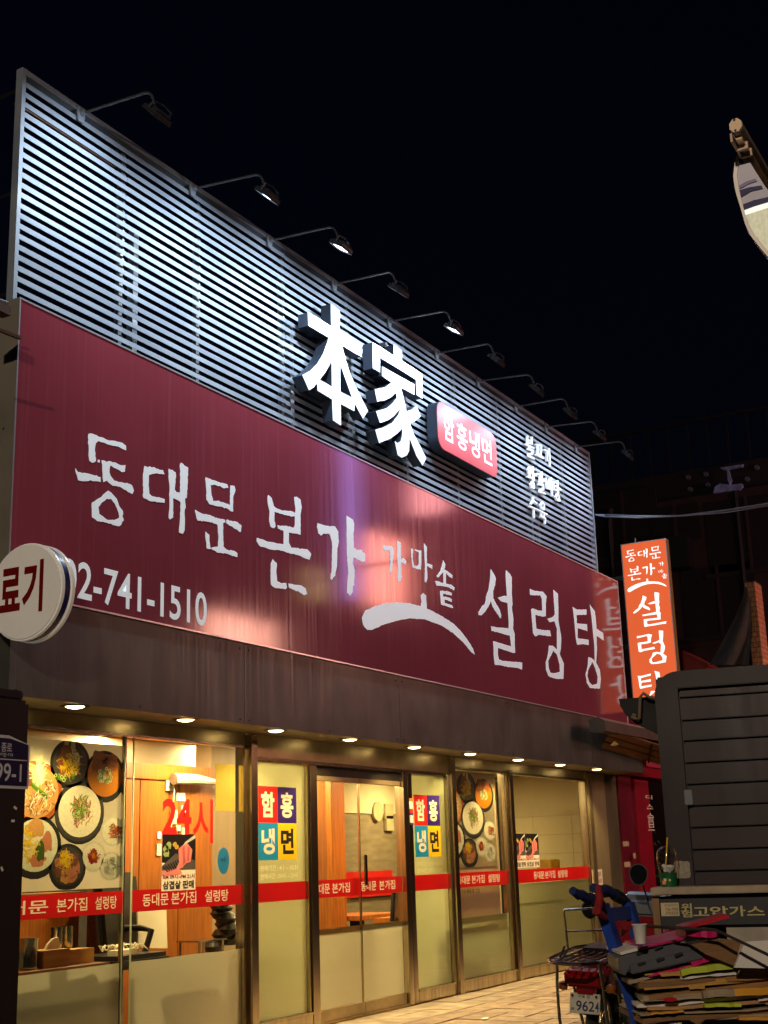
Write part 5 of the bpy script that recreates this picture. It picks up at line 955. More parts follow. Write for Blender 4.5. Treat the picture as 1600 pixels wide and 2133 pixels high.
# cup on the counter
cu = OK_+nK*.13+rK*KU(1394, 1846, .13)[0]; cu.z = zc
cp = thing('plastic_cup', 'clear plastic dome-lid cup with a green sleeve and yellow straw on the kiosk counter', 'cup', tuple(cu))
M_clr = glass('clear_plastic', (.95, .95, .93), .05, 1.6)
MB().lathe([(.042, 0), (.045, .062), (.048, .07)], cu, 24).build('paper_sleeve', mat('green_sleeve', lin(14, 92, 50), .45, 0, .1, 5.), cp, True)
sl_ = MB().lathe([(.0455, .0705), (.054, .140), (.057, .141), (.057, .147), (.054, .148), (.052, .172), (.042, .192), (.022, .203), (.011, .204)], cu, 24).build('clear_body', M_clr, cp, True)
ic = MB(); rg = random.Random(9)
for k in range(9): ic.obox(cu+Vector((rg.uniform(-.027, .027), rg.uniform(-.027, .027), .08+.003*k)), (.02, .018, .016), Matrix.Rotation(rg.random()*3, 3, 'Z') @ Matrix.Rotation(rg.random(), 3, 'X'))
ic.build('ice', mat('ice_white', lin(226, 220, 206), .2), cp)
MB().tube([cu+Vector((.0, .014, .075)), cu+Vector((.0, -.002, .18)), cu+Vector((.0, -.012, .25))], .0042, 8).build('straw', mat('yellow_straw', lin(232, 180, 30), .4), cp, True)
sd = MB(); 
for k in range(3): blob(sd, 0, 0, .01, .008, 0, 0, 10)
lm = rK*.0
for k, (du, dz, r1, c_) in enumerate(((-.018, .022, .009, (230, 140, 60)), (-.012, .036, .007, (236, 190, 150)), (.012, .034, .0055, (200, 200, 60)))):
    ctr = cu+rK*du+nK*math.sqrt(max(0, .0462**2-du*du))+Vector((0, 0, dz)); MB().obox(ctr, (.002, r1*2, r1*2), Matrix.Rotation(aK, 3, 'Z')).build('sleeve_print', mat('sleeve_ink_%s' % 'abc'[k], lin(*c_), .5), cp)
# ================================================================== motorcycle (local: x forward, y left, z up; origin below the rear axle)
bkp = fd(1212, 2095, 8.0); hb = .07
broot = Vector((bkp.x+.34*math.cos(hb), bkp.y+.34*math.sin(hb), ZG))
bk = thing('parked_motorcycle', 'small red motorcycle with a chrome rear rack parked behind the handcart', 'motorcycle', tuple(broot), (.06, 0, hb))
M_rub = mat('tyre_rubber', lin(24, 23, 22), .85, 0, .2, 20., bump=.2); M_redp = mat('dark_red_paint', lin(140, 20, 20), .22, .1, .1, 5., coat=.6); M_bplas = mat('black_plastic', lin(22, 22, 24), .4, 0, .2, 15.); M_tail = mat('tail_lens', lin(150, 14, 16), .15, 0, .1, 9.)
def torus(c, R, r, n=36, m=10):
    mb = MB(); pts = [(c[0]+R*math.cos(2*math.pi*k/n), c[1], c[2]+R*math.sin(2*math.pi*k/n)) for k in range(n)]; mb.tube(pts, r, m, closed=True); return mb
for x in (0, 1.2):
    w = MB().cyl((x, -.05, .27), (x, .05, .27), .05).build('wheel', M_alud, bk, world=False)
    torus((x, 0, .27), .235, .042).build('tyre', M_rub, w, True, world=False); r = torus((x, 0, .27), .195, .012)
    for k in range(14): a = 2*math.pi*k/14; r.cyl((x+.04*math.cos(a), .03*(-1)**k, .27+.04*math.sin(a)), (x+.195*math.cos(a), 0, .27+.195*math.sin(a)), .0025, n=5)
    r.build('rim', M_chrome, w, world=False)
def bp(name, mb, m, smooth=True, bevel=0.): return mb.build(name, m, bk, smooth, bevel, world=False)
# body: side panels and tail
side = [(-.30, .62), (-.12, .70), (.25, .70), (.62, .62), (.72, .50), (.60, .42), (.30, .46), (.05, .48), (-.18, .54)]
bp('body', MB().prism(side, (0, -.11, 0), (1, 0, 0), (0, 0, 1), (0, .22, 0)), M_redp, True, .03)
bp('cream_stripe', MB().prism([(-.1, .655), (.15, .64), (.5, .57), (.5, .60), (.15, .668), (-.1, .675)], (0, -.116, 0), (1, 0, 0), (0, 0, 1), (0, .232, 0)), mat('cream_stripe_paint', lin(210, 180, 110), .35), False)
bp('seat', MB().prism([(-.12, .70), (.6, .66), (.66, .70), (.5, .76), (.1, .79), (-.14, .77)], (0, -.12, 0), (1, 0, 0), (0, 0, 1), (0, .24, 0)), M_leather, True, .03)
bp('rear_fender', MB().tube([(.28*math.cos(a)*1.12, 0, .27+.28*math.sin(a)*1.12) for a in [math.radians(40+14*k) for k in range(9)]], .07, 8), M_bplas)
bp('tail_light', MB().obox((-.36, 0, .62), (.1, .24, .1), Matrix.Rotation(-.3, 3, 'Y')), M_tail, True, .02)
bp('tail_bracket', MB().obox((-.33, 0, .55), (.05, .12, .08)), M_redp, True, .01)
lp_ = bp('licence_plate', MB().obox((-.36, 0, .47), (.006, .19, .118), Matrix.Rotation(.16, 3, 'Y')), mat('plate_pale', lin(206, 200, 176), .4), False, .004)
def pt(body, y0, y1, z0, z1, m): 
    R = Matrix.Rotation(.16, 3, 'Y'); c = Vector((-.36, 0, .47)); f = lambda y, z: c+R@Vector((-.0042, y, z-.47)); O = f(y0, z0)
    return text(body, O, f(y1, z0)-O, f(y0, z1)-O, .015).build('lettering', m, lp_, world=False)
M_pk = mat('plate_navy_ink', lin(30, 40, 90), .4)
pt('서울 강', .045, -.03, .50, .52, M_blk); pt('바', .085, .065, .425, .445, M_blk); pt('962', .055, -.06, .425, .485, M_pk); pt('4', -.064, -.088, .425, .485, M_pk)
for y in (-.075, .075): MB().cyl((-.378, y, .515), (-.362, y, .512), .008, n=8).build('bolt', M_chrome, lp_, world=False)
for y in (.15, -.15): bp('indicator', MB().lathe([(.001, -.03), (.026, -.02), (.03, 0), (.026, .02), (.001, .03)], (-.32, y, .56), 12), mat('amber_lens', lin(150, 80, 30), .25))
# rear rack: loop, bars, stays, grab frame
rk = MB(); lo = []
for k in range(28): a = 2*math.pi*k/28; lo.append((-.28+.42*max(-1, min(1, 1.18*math.cos(a))), (.17+.02*math.cos(a))*max(-1, min(1, 1.25*math.sin(a))), .745+.02*math.cos(a)))
rk.tube(lo, .012, 8, closed=True)
for y in (-.1, -.05, 0, .05, .1): rk.tube([(-.68, y*.9, .728), (.12, y, .765)], .0065, 6)
for x in (-.5, -.28, -.06): rk.tube([(x, -.16, .732), (x, .16, .732)], .007, 6)
for y in (-.13, .13):
    rk.tube([(-.5, y, .735), (-.46, y*1.1, .58), (-.4, y*1.15, .38), (-.3, y*1.2, .22)], .010, 8); rk.tube([(-.2, y, .74), (-.14, y*1.1, .55), (.02, y, .30)], .010, 8)
bp('rear_rack', rk, M_chrome)
gf = MB()
gf.tube([(-.06, .20, .74), (-.13, .205, .985), (-.13, .2, .995), (-.12, -.08, 1.02)], .008, 8); gf.tube([(-.09, .203, .86), (-.09, -.08, .885)], .006, 8); gf.tube([(-.06, -.08, .75), (-.12, -.08, 1.02)], .008, 8)
bp('load_frame', gf, M_chrome)
bp('elastic_strap', MB().tube([(-.44, .1, .8), (-.42, .14, .72), (-.36, .15, .7), (-.28, .14, .76)], .007, 6), M_bplas)
# front: leg shield, fork, cowl, bars, mirrors
bp('leg_shield', MB().prism([(.82, .38), (.92, .36), (1.06, .86), (1.02, .92), (.96, .90)], (0, -.19, 0), (1, 0, 0), (0, 0, 1), (0, .38, 0)), M_redp, True, .03)
bp('down_tube', MB().tube([(.62, 0, .46), (.85, 0, .42), (1.0, 0, .8)], .05, 8), M_bplas); bp('engine', MB().obox((.48, 0, .34), (.34, .22, .2)), M_alud, True, .03)
bp('fork', MB().tube([(1.2, .07, .27), (1.06, .07, .82)], .022, 8).tube([(1.2, -.07, .27), (1.06, -.07, .82)], .022, 8), M_chrome)
bp('front_fender', MB().tube([(1.2+.3*math.cos(a), 0, .27+.3*math.sin(a)) for a in [math.radians(10+16*k) for k in range(10)]], .06, 8), M_redp)
bp('headlight_cowl', MB().prism([(.98, .90), (1.16, .88), (1.17, 1.0), (1.04, 1.09), (.96, 1.04)], (0, -.13, 0), (1, 0, 0), (0, 0, 1), (0, .26, 0)), mat('silver_cowl', lin(150, 156, 166), .3, .5), True, .03)
bp('handlebar', MB().tube([(.9, .33, 1.03), (.98, .22, 1.05), (1.02, 0, 1.03), (.98, -.22, 1.05), (.9, -.33, 1.03)], .014, 8), M_chrome)
for s in (1, -1): bp('grip', MB().cyl((.97, .235*s, 1.048), (.885, .345*s, 1.026), .019), M_bplas)
for c_, st in ((fd(1330, 1822, 8.9), fd(1350, 1878, 9.0)), (fd(1229, 1895, 8.5), fd(1262, 1920, 8.7))):
    Mi = (Matrix.Translation(broot) @ Matrix.Rotation(hb, 4, 'Z') @ Matrix.Rotation(.06, 4, 'X')).inverted(); c1 = Mi @ c_; s1 = Mi @ st; f_ = (Mi.to_3x3() @ (CAM-c_)).normalized()
    u_ = Vector((0, 0, 1)).cross(f_).normalized(); v_ = f_.cross(u_); big = c_.z > 1.15
    ol = [(.062*math.cos(a)*(1+.12*math.sin(a)), .072*math.sin(a)) for a in [2*math.pi*k/24 for k in range(24)]]
    if not big: ol = [(a*.9, b*.8) for a, b in ol]
    m_ = bp('mirror', MB().prism(ol, c1-f_*.02, u_, v_, f_*.018), M_bplas, True, .004); MB().tube([s1, (s1+c1)/2+Vector((0, 0, .01)), c1-f_*.015], .006, 6).build('stem', M_bplas, m_, True, world=False)
    MB().prism([(a*.9, b*.9) for a, b in ol], c1-f_*.0015, u_, v_, f_*.001).build('mirror_glass', mat('dark_mirror', lin(60, 66, 66), .08, .8), m_, world=False)
bp('exhaust', MB().tube([(.5, -.12, .26), (.2, -.15, .22), (-.28, -.16, .3)], [.02, .04, .045], 10), M_chrome)
bp('side_stand', MB().tube([(.45, .1, .28), (.4, .22, .02)], .01, 6), M_blk)
# ================================================================== handcart with flattened cardboard
M_blue = mat('blue_paint', lin(22, 62, 150), .4, .1, .25, 9., bump=.1); M_cloth = mat('navy_cloth', lin(18, 32, 88), .75, 0, .45, 26., bump=.8); M_rcl = mat('red_cloth', lin(132, 18, 24), .8, 0, .3, 20., bump=.4)
hl_t, hl_b = fd(1254, 1884, 6.05), fd(1352, 2190, 5.85); hr_t, hr_b = fd(1308, 1880, 6.35), fd(1392, 2170, 6.15)
hc_ = thing('handcart', 'blue steel handcart leaning back under the pile of flattened cardboard', 'handcart', tuple(Vector((hl_b.x, hl_b.y, ZG))))
def bar(a, b, w, t, side): 
    a, b = Vector(a), Vector(b); z = (b-a).normalized(); x = (side-z*side.dot(z)).normalized(); y = z.cross(x); R = Matrix((x, y, z)).transposed(); return MB().obox((a+b)/2, (w, t, (b-a).length), R)
sd_ = (hr_t-hl_t).normalized()
bar(hl_t, hl_b, .085, .045, sd_).build('upright', M_blue, hc_, bevel=.004); bar(hr_t, hr_b, .075, .045, sd_).build('upright', M_blue, hc_, bevel=.004)
for f in (.075, .36, .7): bar(hl_t.lerp(hl_b, f), hr_t.lerp(hr_b, f), .06, .03, Vector((0, 0, 1))).build('cross_bar', M_blue, hc_, bevel=.003)
for a, b, c_ in ((hl_t, fd(1218, 1868, 5.95), fd(1193, 1857, 5.88)), (hr_t, fd(1268, 1856, 6.25), fd(1236, 1851, 6.15))):
    hp_ = [a.lerp(b, k/6) for k in range(7)]+[b.lerp(c_, k/4) for k in range(1, 5)]; MB().tube([q+Vector((0, 0, .004*math.sin(k*2.1))) for k, q in enumerate(hp_)], [.019+.006*abs(noise.noise(Vector((k*.9, a.x, 0))))+(.003 if 5 < k < 9 else 0) for k in range(11)], 12).build('handle', M_cloth, hc_, True); MB().tube([a.lerp(b, .35), a.lerp(b, .7)], .029, 10).build('black_tape', M_bplas, hc_, True)
MB().tube([fd(1246, 1846, 5.95), fd(1250, 1875, 5.9), fd(1243, 1898, 5.9), fd(1262, 1912, 5.95)], [.014, .02, .022, .012], 8).build('red_rag', M_rcl, hc_, True); MB().tube([fd(1296, 1945, 6.1), fd(1302, 1930, 6.0), fd(1318, 1925, 6.05)], [.012, .022, .014], 8).build('red_rag', M_rcl, hc_, True)
pb = hl_b.lerp(hr_b, .5)
for w_ in (-.16, .16): MB().cyl(Vector((hl_b.x-.05, hl_b.y+w_, ZG+.1)), Vector((hl_b.x-.09, hl_b.y+w_+.04, ZG+.1)), .1, n=20).build('wheel', M_rub, hc_)
rP = RT.copy(); rP.z = 0; rP.normalize(); fP = Vector((FW.x, FW.y, 0)).normalized()
base0 = fd(1520, 2120, 5.95); base0.z = .3
pf = MB(); pf.obox(base0+Vector((0, 0, -.03)), (.6, .95, .03), Matrix.Rotation(math.atan2(fP.y, fP.x), 3, 'Z')); pf.build('load_platform', M_blue, hc_)
for k in (-1, 1): MB().cyl(Vector((base0.x+fP.x*.2*k, base0.y+fP.y*.2*k, .0))+rP*.3, Vector((base0.x+fP.x*.2*k, base0.y+fP.y*.2*k, .26))+rP*.3, .02).build('stay_leg', M_blue, hc_)
# the sheets
def card(cols): return mat('cardboard_%s' % cols[0], lin(*cols[1]), .85, 0, .32, 6., (2, 2, 60), bump=.3)
CB = [card(('tan', (176, 134, 84))), card(('brown', (150, 108, 62))), card(('ochre', (186, 140, 66))), card(('greyish', (160, 140, 112))), card(('dusky', (126, 92, 56)))]
rg = random.Random(17)
def sheet(cpx, cpy, d, w, dep, th_, tilt, yaw, m, name, lab, cat, group=None, roll=0., bend=.01, notch=False):
    """a bent flat sheet; middle of its near edge at the given point of the photograph"""
    c = fd(cpx, cpy, d); t = thing(name, lab, cat, tuple(c), (0, 0, 0), group)
    R = Matrix((rP*1, fP*1, Vector((0, 0, 1)))).transposed() @ Matrix.Rotation(yaw, 3, 'Z') @ Matrix.Rotation(-tilt, 3, 'Y') @ Matrix.Rotation(roll, 3, 'X')
    n = 7; v = []; sd2 = rg.random()*50
    for zz_ in (0, th_):
        for j in (0, 1):
            for i in range(n):
                u = (i/(n-1)-.5)*w; q = noise.noise(Vector((i*.55, j*1.3, sd2)))*bend; e = noise.noise(Vector((i*1.7, j*2.2+5, sd2)))*.012
                v.append(c+R@Vector((u, j*dep+(e if j == 0 else -e), zz_+q)))
    f = []
    I = lambda z_, j, i: z_*2*n+j*n+i
    for i in range(n-1):
        f += [(I(0, 0, i), I(0, 1, i), I(0, 1, i+1), I(0, 0, i+1)), (I(1, 0, i), I(1, 0, i+1), I(1, 1, i+1), I(1, 1, i)), (I(0, 0, i), I(0, 0, i+1), I(1, 0, i+1), I(1, 0, i)), (I(0, 1, i), I(1, 1, i), I(1, 1, i+1), I(0, 1, i+1))]
    f += [(I(0, 0, 0), I(1, 0, 0), I(1, 1, 0), I(0, 1, 0)), (I(0, 0, n-1), I(0, 1, n-1), I(1, 1, n-1), I(1, 0, n-1))]
    ob_ = MB().add(v, f).build('sheet_body', m, t)
    if group and rg.random() < .55:                      # a torn flap hanging from the near edge
        u0 = rg.uniform(-.45, .1)*w; u1 = u0+rg.uniform(.06, .22); h = rg.uniform(.008, .022); a_ = rg.uniform(-.3, .5)
        e4 = [(u0, 0, 0), (u1, 0, 0), (u1-rg.uniform(0, .03), -.012-.02*abs(a_), -h), ((u0+u1)/2, -.016, -h*rg.uniform(.5, 1.2)), (u0+rg.uniform(0, .03), -.012, -h*.8)]
        P_ = [c+R@Vector(q) for q in e4]; W_ = Vector((0, 0, .004)); MB().add(P_+[q+W_ for q in P_], [(0, 1, 2, 3, 4), (9, 8, 7, 6, 5)]+[(i, 5+i, 5+(i+1) % 5, (i+1) % 5) for i in range(5)]).build('torn_flap', m, ob_)
    return t, c, R
M_mgt = mat('magenta_print', lin(196, 20, 96), .35, 0, .2, 5.); M_wht2 = mat('white_board', lin(214, 206, 194), .6, 0, .1, 6.); M_ylw = mat('amber_print', lin(214, 150, 40), .5, 0, .2, 6.); M_lime = mat('lime_print', lin(176, 186, 50), .5, 0, .2, 6.); M_redpr = mat('crimson_print', lin(176, 24, 40), .3, 0, .3, 6.); M_foam = mat('dark_grey_plastic', lin(74, 74, 76), .5, 0, .15, 10.)
ORD = 'first second third fourth fifth sixth seventh eighth ninth tenth eleventh twelfth thirteenth fourteenth fifteenth sixteenth seventeenth eighteenth nineteenth twentieth'.split()
ORD += ['twenty-'+q for q in ORD[:9]]+['thirtieth']+['thirty-'+q for q in ORD[:9]]+['fortieth']
CN = ['tan', 'brown', 'ochre', 'greyish', 'dusky']
y = 2128; k = 0
while y > 2012:
    wpx = rg.uniform(.8, .98); x = 1326+rg.uniform(0, 26)+wpx*240
    th_ = rg.choice((.007, .009, .014, .02)); ci = rg.randrange(5) if rg.random() < .86 else 5
    sheet(x, y, 5.72+rg.uniform(-.03, .05), wpx, .5, th_, rg.uniform(.0, .05)+(.03 if y < 2080 else 0), rg.uniform(-.06, .06), (CB+[M_wht2])[ci], 'cardboard_sheet', 'flattened %s cardboard sheet, %s up from the bottom edge of the pile' % ((CN+['white'])[ci], ORD[k]), 'cardboard', 'flattened cardboard on the handcart', 0, .012)
    y -= th_*480*.62+.7; k += 1
def strip(px0, py0, px1, py1, d, h, dep, m, lab, name='printed_cardboard', cat='cardboard', bend=.006):
    a, b = fd(px0, py0, d), fd(px1, py1, d); w = (b-a).length; tl = math.asin((b.z-a.z)/w)
    return sheet((px0+px1)/2, (py0+py1)/2, d, w, dep, h, tl, 0, m, name, lab, cat, None, 0, bend)
strip(1356, 2115, 1425, 2108, 5.66, .006, .3, M_ylw, 'amber edged cardboard low at the left end of the pile')
strip(1540, 2125, 1640, 2126, 5.66, .012, .3, M_ylw, 'bright amber carton strip at the lower right of the pile')
strip(1530, 2076, 1640, 2070, 5.66, .03, .3, M_ylw, 'amber printed carton flap at the right side of the pile')
strip(1466, 2080, 1532, 2074, 5.65, .03, .3, CB[3], 'pale grey brown carton flap in the middle of the pile')
strip(1468, 2098, 1545, 2098, 5.66, .014, .3, M_lime, 'lime green carton strip in the lower middle of the pile')
strip(1340, 2086, 1480, 2080, 5.68, .022, .35, CB[3], 'pale carton with a red oval mark at the left of the pile')
q = MB(); c_ = fd(1396, 2082, 5.66); ov = [(.03*math.cos(a), .009*math.sin(a)) for a in [2*math.pi*k/20 for k in range(20)]]
tag(setorigin(q.prism(ov, c_, rP, (0, 0, 1), -fP*.002).build('red_oval_mark', M_redpr), c_), 'small red oval mark on the pale carton at the left of the pile', 'mark')
strip(1352, 2060, 1582, 2042, 5.70, .018, .45, CB[2], 'long ochre cardboard sheet across the middle of the pile')
strip(1418, 2040, 1535, 2030, 5.69, .012, .4, M_wht2, 'white cardboard strip below the lime strip')
strip(1420, 2033, 1530, 2018, 5.67, .026, .4, M_lime, 'lime green printed carton strip near the top of the pile')
strip(1310, 2050, 1420, 2024, 5.72, .014, .4, CB[3], 'pale cardboard flap sticking out left below the grey tray')
strip(1352, 2036, 1445, 2015, 5.71, .012, .4, M_mgt, 'magenta carton strip left below the grey tray')
strip(1442, 2014, 1516, 1990, 5.70, .05, .35, M_mgt, 'magenta carton with a dark mark right of the grey tray')
# grey perforated plastic tray
gt = thing('grey_tray', 'dark grey slotted plastic tray near the top of the pile', 'tray', tuple(fd(1290, 2010, 5.75)))
def qpoly(pts, d, th_): 
    O = fd(*pts[0], d); P3 = [fplane(a, b, O, -fP) for a, b in pts]; n = len(P3); W = fP*th_
    return MB().add(P3+[p+W for p in P3], [tuple(range(n)), tuple(range(2*n-1, n-1, -1))]+[(i, n+i, n+(i+1) % n, (i+1) % n) for i in range(n)])
qpoly([(1287, 1997), (1300, 1990), (1430, 1961), (1440, 1975), (1440, 1992), (1310, 2020), (1302, 2034), (1290, 2020)], 5.72, .3).build('tray_body', M_foam, gt, bevel=.004)
qpoly([(1312, 2012), (1462, 1974), (1468, 1980), (1464, 1998), (1316, 2030)], 5.69, .25).build('tray_front', M_foam, gt, bevel=.004)
for a, b in ((1337, 2010), (1376, 2001), (1414, 1991), (1334, 1987), (1372, 1976)): qpoly([(a-9, b), (a-7, b-4), (a+8, b-7), (a+9, b-3), (a-6, b+3)], 5.685 if b > 1989 else 5.715, .004).build('slot', M_blk, gt)
# top boards
strip(1292, 1988, 1500, 1949, 5.74, .012, .4, M_wht2, 'white board under the glossy magenta board at the top of the pile')
t_, c_, R_ = strip(1335, 1976, 1482, 1947, 5.72, .008, .42, M_mgt, 'glossy magenta board lying flat at the top of the pile')
strip(1430, 1954, 1494, 1952, 5.66, .03, .22, M_mgt, 'magenta carton end with a dark mark under the red board')
t_, c_, R_ = strip(1424, 1938, 1520, 1912, 5.62, .014, .16, M_redpr, 'crimson folded carton sticking up at the top right of the pile')
t_ = thing('white_carton', 'white carton flap at the right side of the pile', 'cardboard', tuple(fd(1560, 1990, 5.6))); qpoly([(1530, 2016), (1552, 1962), (1640, 1956), (1640, 2018)], 5.6, .02).build('flap', M_wht2, t_)
t_ = thing('brown_carton', 'torn brown carton leaning between the magenta and white flaps', 'cardboard', tuple(fd(1520, 1985, 5.64))); qpoly([(1440, 1968), (1500, 1955), (1545, 1960), (1530, 2012), (1500, 2000), (1470, 1988)], 5.66, .02).build('flap', CB[4], t_)
# paper cup and the strap
c_ = fd(1335, 1966, 5.66)
pc = thing('paper_cup', 'white paper cup standing on the magenta board at the left', 'cup', tuple(c_)); MB().lathe([(.022, 0), (.031, .075), (.034, .078), (.034, .081), (.03, .081)], c_, 20).build('cup_body', M_wht2, pc, True)
st = [fd(1318, 1928, 5.9), fd(1400, 1932, 5.6), fd(1490, 1937, 5.55), fd(1550, 1965, 5.5), fd(1640, 2008, 5.45)]
tag(setorigin(MB().tube(st, .007, 6).build('elastic_strap', mat('striped_strap', lin(44, 36, 30), .8, 0, .4, 120.)), st[2]), 'dark elastic strap stretched over the top of the cardboard pile', 'strap')
# ================================================================== upper right: awning bar and lit canopy end
a0 = fd(1533, 262, 5.0)
ba = thing('awning_bar', 'aluminium awning front bar with an octagonal end cap at the upper right edge', 'awning bar', tuple(a0))
M_tan = mat('warm_aluminium', lin(176, 150, 126), .4, .3, .2, 5.)
oc_ = [(.026*math.cos(a), .031*math.sin(a)) for a in [math.radians(22.5+45*k) for k in range(8)]]
MB().prism(oc_, a0, (0, 1, 0), (0, 0, 1), (7.2, 0, 0)).build('bar', M_tan, ba, bevel=.002); MB().prism([(p*.96, q*.96) for p, q in oc_], a0-Vector((.006, 0, 0)), (0, 1, 0), (0, 0, 1), (.006, 0, 0)).build('end_cap', mat('beige_cap', lin(198, 170, 140), .5), ba)
for dz in (.022, -.022): MB().cyl(a0+Vector((-.0075, .002, dz)), a0+Vector((-.005, .002, dz)), .005, n=8).build('screw_hole', M_blk, ba)
MB().box(a0.x+.01, a0.x+7.2, a0.y+.02, a0.y+.028, a0.z-.055, a0.z-.02).build('channel', M_tan, ba)
ow = thing('opposite_shop', 'shop wall carrying the awning bar, outside the picture at the right', 'building', (3, -7.5, -.06)); MB().box(-.6, 8.6, -8.6, -7.3, -.06, 5.4).build('wall', M_plaster, ow)
for x_ in (.6, 4.0): MB().tube([(a0.x+x_+1.6, a0.y-.02, a0.z), (a0.x+x_+2.2, -6.2, a0.z+.12), (a0.x+x_+1.8, -7.31, a0.z+.25)], .022, 8).build('folding_arm', M_tan, ba, True)
xc_ = a0.x+.16
cn = thing('striped_canopy_end', 'white and navy striped canopy end lit from inside, hanging under the awning bar', 'canopy', tuple(fx(1570, 480, xc_)))
def cpoly(pts, dx, th_): 
    P3 = [fx(a, b, xc_) for a, b in pts]; n = len(P3); P3 = [p+Vector((dx, 0, 0)) for p in P3]; W = Vector((th_, 0, 0))
    return MB().add(P3+[p+W for p in P3], [tuple(range(n)), tuple(range(2*n-1, n-1, -1))]+[(i, n+i, n+(i+1) % n, (i+1) % n) for i in range(n)])
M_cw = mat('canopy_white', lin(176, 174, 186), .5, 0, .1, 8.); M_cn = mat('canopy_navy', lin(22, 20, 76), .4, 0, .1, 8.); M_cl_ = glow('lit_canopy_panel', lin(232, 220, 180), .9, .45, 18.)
def smooth2(p, n=5):
    o = []; m = len(p)
    for i in range(m):
        a, b, c, d = (Vector(p[(i+k) % m]) for k in (-1, 0, 1, 2))
        for j in range(n): t = j/n; o.append(tuple(.5*((2*b)+(c-a)*t+(2*a-5*b+4*c-d)*t*t+(3*b-a-3*c+d)*t**3)))
    return o
SH = smooth2([(1538, 318), (1531, 340), (1527, 368), (1532, 400), (1543, 436), (1552, 468), (1562, 490), (1584, 518), (1612, 550), (1690, 640), (1700, 520), (1690, 420), (1640, 404), (1604, 398), (1580, 366), (1556, 328), (1546, 318)])
cpoly(SH, .006, .10).build('shell', M_cw, cn, True, bevel=.004)
M_rim = mat('canopy_rim', lin(226, 216, 206), .4, 0, .08, 8.)
RIM = [(1538, 320), (1531, 340), (1528, 368), (1533, 400), (1544, 436), (1553, 468), (1563, 490), (1585, 518), (1612, 549), (1616, 545), (1590, 513), (1569, 486), (1558, 466), (1549, 432), (1541, 400), (1536, 368), (1538, 342), (1544, 322)]
cpoly(RIM, -.004, .009).build('rim', M_rim, cn)
M_lav = mat('canopy_lavender', lin(120, 112, 150), .5, 0, .1, 8.)
for pts, m, nm in (([(1541, 326), (1539, 339), (1549, 337)], M_cn, 'stripe'), ([(1540, 386), (1556, 377), (1574, 372), (1577, 377), (1558, 383), (1541, 393)], M_lav, 'stripe'), ([(1541, 396), (1560, 390), (1586, 386), (1589, 392), (1564, 398), (1544, 410)], M_cn, 'stripe'), ([(1546, 426), (1570, 417), (1600, 410), (1640, 404), (1640, 411), (1602, 419), (1572, 428), (1549, 436)], M_cn, 'stripe'), ([(1551, 438), (1572, 430), (1602, 421), (1690, 412), (1690, 422), (1602, 431), (1574, 440), (1553, 447)], glow('tube_glow', (1, .95, .8), 1.15), 'bright_band'), ([(1553, 448), (1574, 441), (1602, 432), (1690, 423), (1690, 640), (1618, 546), (1592, 514), (1570, 486), (1560, 466)], M_cl_, 'lit_panel')): cpoly(pts, .0, .005).build(nm, m, cn)  # bright band below the stripes stands in for stronger light at the panel's top
MB().box(a0.x+.03, a0.x+7.2, a0.y-.012, a0.y+.012, a0.z-.043, a0.z-.034).build('lower_rail', mat('lit_rail', lin(206, 176, 140), .3, .5), ba)
for k in range(2): MB().box(a0.x+.08+.06*k, a0.x+.095+.06*k, a0.y-.02, a0.y+.024, a0.z-.06, a0.z-.03).build('clip', M_tan, ba)
# ================================================================== far right background
M_fb = mat('dark_brick_wall', lin(46, 32, 30), .9, 0, .25, 4.); M_fb2 = mat('dark_render', lin(26, 25, 28), .9, 0, .25, 3.)
Xb = 22.
zb1 = fx(1440, 1035, Xb).z; zb2 = fx(1440, 945, Xb).z
fb = thing('dark_background_building', 'dark brown building rising in the night behind the orange light box', 'building', (Xb, 0, ZG))
MB().box(Xb, Xb+6, -16, 9, ZG, zb1).build('lower_wall', M_fb, fb); MB().box(Xb+.25, Xb+6, -16, 9, zb1, zb2-.3).build('upper_wall', M_fb2, fb)
rl = MB()
for k in range(34): y = 4-.45*k; rl.box(Xb+.1, Xb+.13, y, y+.04, zb2-.3, zb2+.75)
rl.box(Xb+.08, Xb+.15, -12, 4.2, zb2+.75, zb2+.82); rl.build('roof_railing', mat('dim_railing', lin(22, 23, 26), .6, .4), fb)
a, b = fx(1354, 1062, Xb), fx(1462, 1122, Xb)
wv = MB().box(Xb-.04, Xb+.02, b.y, a.y, b.z, a.z).build('window', M_dark, fb); MB().box(Xb-.06, Xb-.041, (a.y+b.y)/2-.04, (a.y+b.y)/2+.04, b.z, a.z).build('window_bar', M_fb, wv)
for px, py, w_, h_ in ((1300, 1090, 1.6, 1.5), (1560, 1110, 1.8, 1.6), (1500, 1250, 1.6, 1.5)):
    p_ = fx(px, py, Xb); wv = MB().box(Xb-.03, Xb+.03, p_.y-w_/2, p_.y+w_/2, p_.z-h_/2, p_.z+h_/2).build('window', M_dark, fb); MB().box(Xb-.06, Xb-.031, p_.y-.03, p_.y+.03, p_.z-h_/2, p_.z+h_/2).build('window_bar', M_fb, wv); MB().box(Xb-.08, Xb-.031, p_.y-w_/2-.1, p_.y+w_/2+.1, p_.z-h_/2-.1, p_.z-h_/2).build('sill', M_fb2, wv)
for px, py in ((1471, 988), (1475, 1010), (1434, 994), (1438, 1019), (1557, 998), (1577, 974)):
    p_ = fx(px, py, Xb+.2); MB().cyl((Xb+.16, p_.y, p_.z), (Xb+.26, p_.y, p_.z), .05, n=12).build('vent_cap', mat('pale_cap', lin(90, 98, 120), .4), fb)
